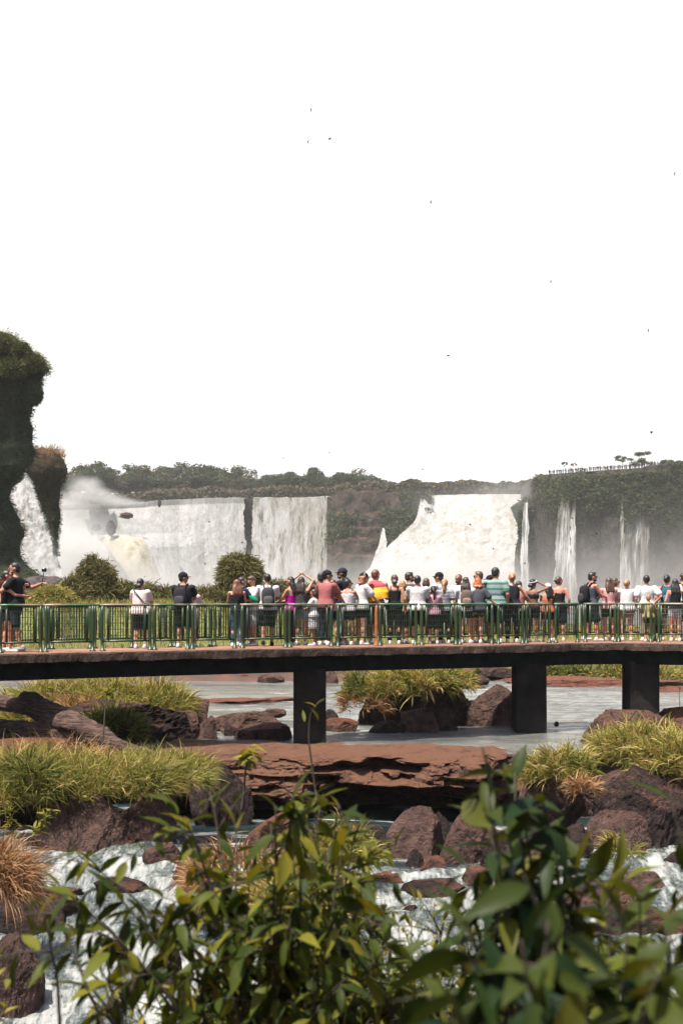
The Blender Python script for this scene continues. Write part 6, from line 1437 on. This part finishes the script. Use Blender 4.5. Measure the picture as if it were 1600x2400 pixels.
shrub('large leafy shrub in the foreground left of centre with arching branches', (640, 2750), [(180, 1990), (135, 2065), (300, 2085), (235, 2160), (380, 1870), (430, 1920), (495, 1860), (560, 1930), (640, 1900), (700, 1862), (755, 1868), (820, 1915), (870, 2010), (350, 2150), (430, 2110), (520, 2070), (600, 2030), (690, 1990), (770, 2000), (850, 2100), (480, 2200), (580, 2180), (680, 2150), (780, 2180), (900, 2200), (560, 2290), (700, 2290), (820, 2290)],
      .115, .038, L_dark, 1, 4.3, 4, .24, .036, .5, 1.1)
shrub('finer leaved shrub rising in the middle behind the large one', (740, 2700), [(700, 1880), (745, 1860), (790, 1885), (830, 1935), (650, 1925), (860, 2000), (800, 2010), (740, 1960), (690, 2010), (760, 2080), (840, 2100), (900, 2120), (640, 2080)], .09, .024, L_mid, 2, 5.2, 6, .27, .028, .6, .9)
shrub('low leafy twig at the lower left of the large shrub', (330, 2800), [(110, 2160), (90, 2110), (240, 2250), (190, 2290), (330, 2290)], .13, .045, L_dark, 3, 3.9, 1, .15, .07, .25, .8)
shrub('tall leafy shrub with big pointed leaves right of centre', (1240, 2800), [(1222, 1800), (1185, 1830), (1150, 1850), (1275, 1875), (1235, 1900), (1165, 1950), (1110, 2040), (1150, 2090), (1290, 1960), (1335, 2000), (1380, 2060), (1430, 2110), (1320, 2080), (1210, 2030), (1265, 2130), (1070, 2100)],
      .135, .045, L_big, 4, 3.4, 2, .12, .034, .42, .8, .009, .25, .45)
shrub('yellowish leaved shoots on the right side of the tall shrub', (1420, 2800), [(1370, 1990), (1420, 2040), (1480, 2090), (1530, 2130), (1470, 2160), (1380, 2130)], .12, .040, L_mid, 5, 3.2, 2, .12, .06, .4, .5, .007)
shrub('nearest blurred shrub with very large leaves at the lower right', (1330, 3100), [(1030, 2230), (1110, 2190), (1220, 2180), (1310, 2170), (1470, 2210), (1560, 2270), (1420, 2290), (1160, 2290), (1250, 2330), (1340, 2350), (1500, 2370), (1590, 2190), (960, 2340), (1070, 2370)],
      .115, .044, L_big, 6, 2.0, 2, .13, .045, .4, .8, .006, .2, .45)
shrub('drooping broad leaves hanging in at the right frame edge', (1760, 2900), [(1590, 1845), (1560, 1960), (1600, 2080)], .12, .036, L_big, 7, 2.9, 0, .1, .10, .12, .9, .005)
shrub('small yellow green sunlit bush low in the middle of the foreground', (1000, 2750), [(960, 2150), (1010, 2120), (1060, 2135), (1110, 2150), (1150, 2170), (900, 2230), (960, 2240), (1020, 2220), (1090, 2220), (860, 2300), (940, 2320), (1020, 2310), (1120, 2290)], .055, .018, L_yel, 8, 5.8, 5, .28, .03, .5, .4)
shrub('dense dark bush filling the bottom edge left of the large leaves', (760, 2750), [(470, 2290), (540, 2260), (620, 2250), (700, 2250), (780, 2240), (850, 2260), (930, 2290), (560, 2340), (650, 2330), (740, 2330), (830, 2340), (1000, 2350), (480, 2370), (900, 2380), (430, 2340), (520, 2310), (600, 2290), (680, 2290), (760, 2280), (840, 2290), (700, 2380), (600, 2390), (800, 2390)], .09, .034, L_dark, 9, 5.0, 6, .28, .035, .5, .5)
shrub('dark low twigs filling the gap between the two large shrubs', (960, 2750), [(880, 2250), (940, 2240), (1000, 2250), (900, 2310), (980, 2310), (1040, 2290), (1060, 2350), (940, 2370), (1010, 2380)], .085, .032, L_mid, 19, 4.8, 6, .26, .035, .5, .6)
shrub('yellow speckled small leaved bush along the bottom edge', (700, 2750), [(450, 2330), (550, 2300), (650, 2310), (760, 2300), (860, 2330), (620, 2370), (720, 2370), (960, 2370), (1050, 2350), (1180, 2330)], .055, .02, L_yel, 10, 5.4, 3, .22, .045, .4, .4)
shrub('dark leafy mass behind the nearest shrub at the bottom right', (1380, 2800), [(1100, 2240), (1180, 2220), (1260, 2210), (1340, 2200), (1420, 2210), (1500, 2230), (1580, 2240), (1140, 2310), (1240, 2300), (1340, 2290), (1440, 2300), (1540, 2310), (1600, 2350), (1200, 2380), (1300, 2380), (1400, 2380), (1500, 2390)], .11, .038, L_dark, 11, 4.2, 5, .25, .04, .5, .4)
shrub('feathery small leaved plant over white water at the bottom left', (330, 2700), [(215, 2330), (260, 2310), (300, 2320), (350, 2310), (395, 2325), (240, 2370), (330, 2370)], .06, .017, L_yel, 12, 5.0, 2, .2, .03, .35, .3)
shrub('yellow green leaves poking in at the left frame edge', (-120, 2700), [(5, 2240), (0, 2300), (10, 2350)], .06, .024, L_yel, 13, 4.4, 1, .1, .04, .2, .3)
# mid distance sprigs
def sprig(label, pts, rad, leavesat, ll, lw, mat, seed, n=10, name='sapling', cat='sapling', sprd=.5):
    P = np.array([W(*p) for p in pts]); e = empty(name, P[0]); tag(e, label, cat); t = np.linspace(0, 1, 16); k = np.linspace(0, 1, len(P)); C = np.stack([np.interp(t, k, P[:, i]) for i in range(3)], 1); C[1:-1] = (C[:-2] + C[1:-1] * 2 + C[2:]) / 4
    V, FA = tube(C - P[0], np.linspace(rad, rad * .4, 16), 7); mkobj('stem', V, FA, M_stem if mat is not L_yel or True else None, parent=e, smooth=True)
    r = np.random.default_rng(seed); LP = []; 
    for f in leavesat: LP += [np.array([np.interp(f, t, C[:, i]) for i in range(3)]) - P[0]] * n
    LP = np.array(LP) + r.normal(0, ll * .15, (len(LP), 3)); D = unit(r.normal(0, 1, (len(LP), 3)) * [1, 1, .4] + [0, 0, sprd])
    V, FA = leaves(LP, D, np.array([0, 0, 1.]) + r.normal(0, .2, (len(LP), 3)), ll * r.uniform(.7, 1.2, len(LP)), lw, .4, seed); mkobj('foliage', V, FA, mat, parent=e, smooth=True)
sprig('thin sapling with a yellow leafed top at the left before the islet', [(236, 1778, 26.5), (243, 1720, 26.6), (247, 1660, 26.7), (256, 1622, 26.8)], .022, (.9, .97, 1.0), .22, .07, L_yel, 1, 8)
sprig('slender sapling with pale drooping leaves left of the ledge', [(566, 1905, 24.5), (572, 1850, 24.5), (576, 1800, 24.5), (588, 1762, 24.4)], .026, (.85, .95, 1.0), .28, .12, L_yel, 2, 7, sprd=-.1)
sprig('curling yellow green vine tip in front of the first pier', [(745, 1900, 7.5), (732, 1800, 7.5), (722, 1730, 7.5), (727, 1672, 7.5), (742, 1650, 7.5), (760, 1640, 7.5)], .006, (.35, .55, .8), .09, .02, L_yel, 3, 2, 'vine', 'vine')
sprig('leafy yellow green sprigs over water at the left edge', [(60, 1990, 22), (80, 1955, 22), (100, 1930, 22), (118, 1905, 22)], .012, (.4, .6, .8, 1.0), .16, .05, L_yel, 4, 12)
sprig('second leafy sprig leaning left beside the first', [(40, 1990, 22.3), (35, 1960, 22.3), (30, 1930, 22.3), (20, 1905, 22.3)], .012, (.4, .6, .8, 1.0), .16, .05, L_yel, 5, 12)
sprig('bare dark twigs at the right edge under the bridge', [(1592, 1660, 30), (1590, 1620, 30), (1594, 1590, 30)], .008, (.6, 1), .1, .015, L_dark, 6, 5)
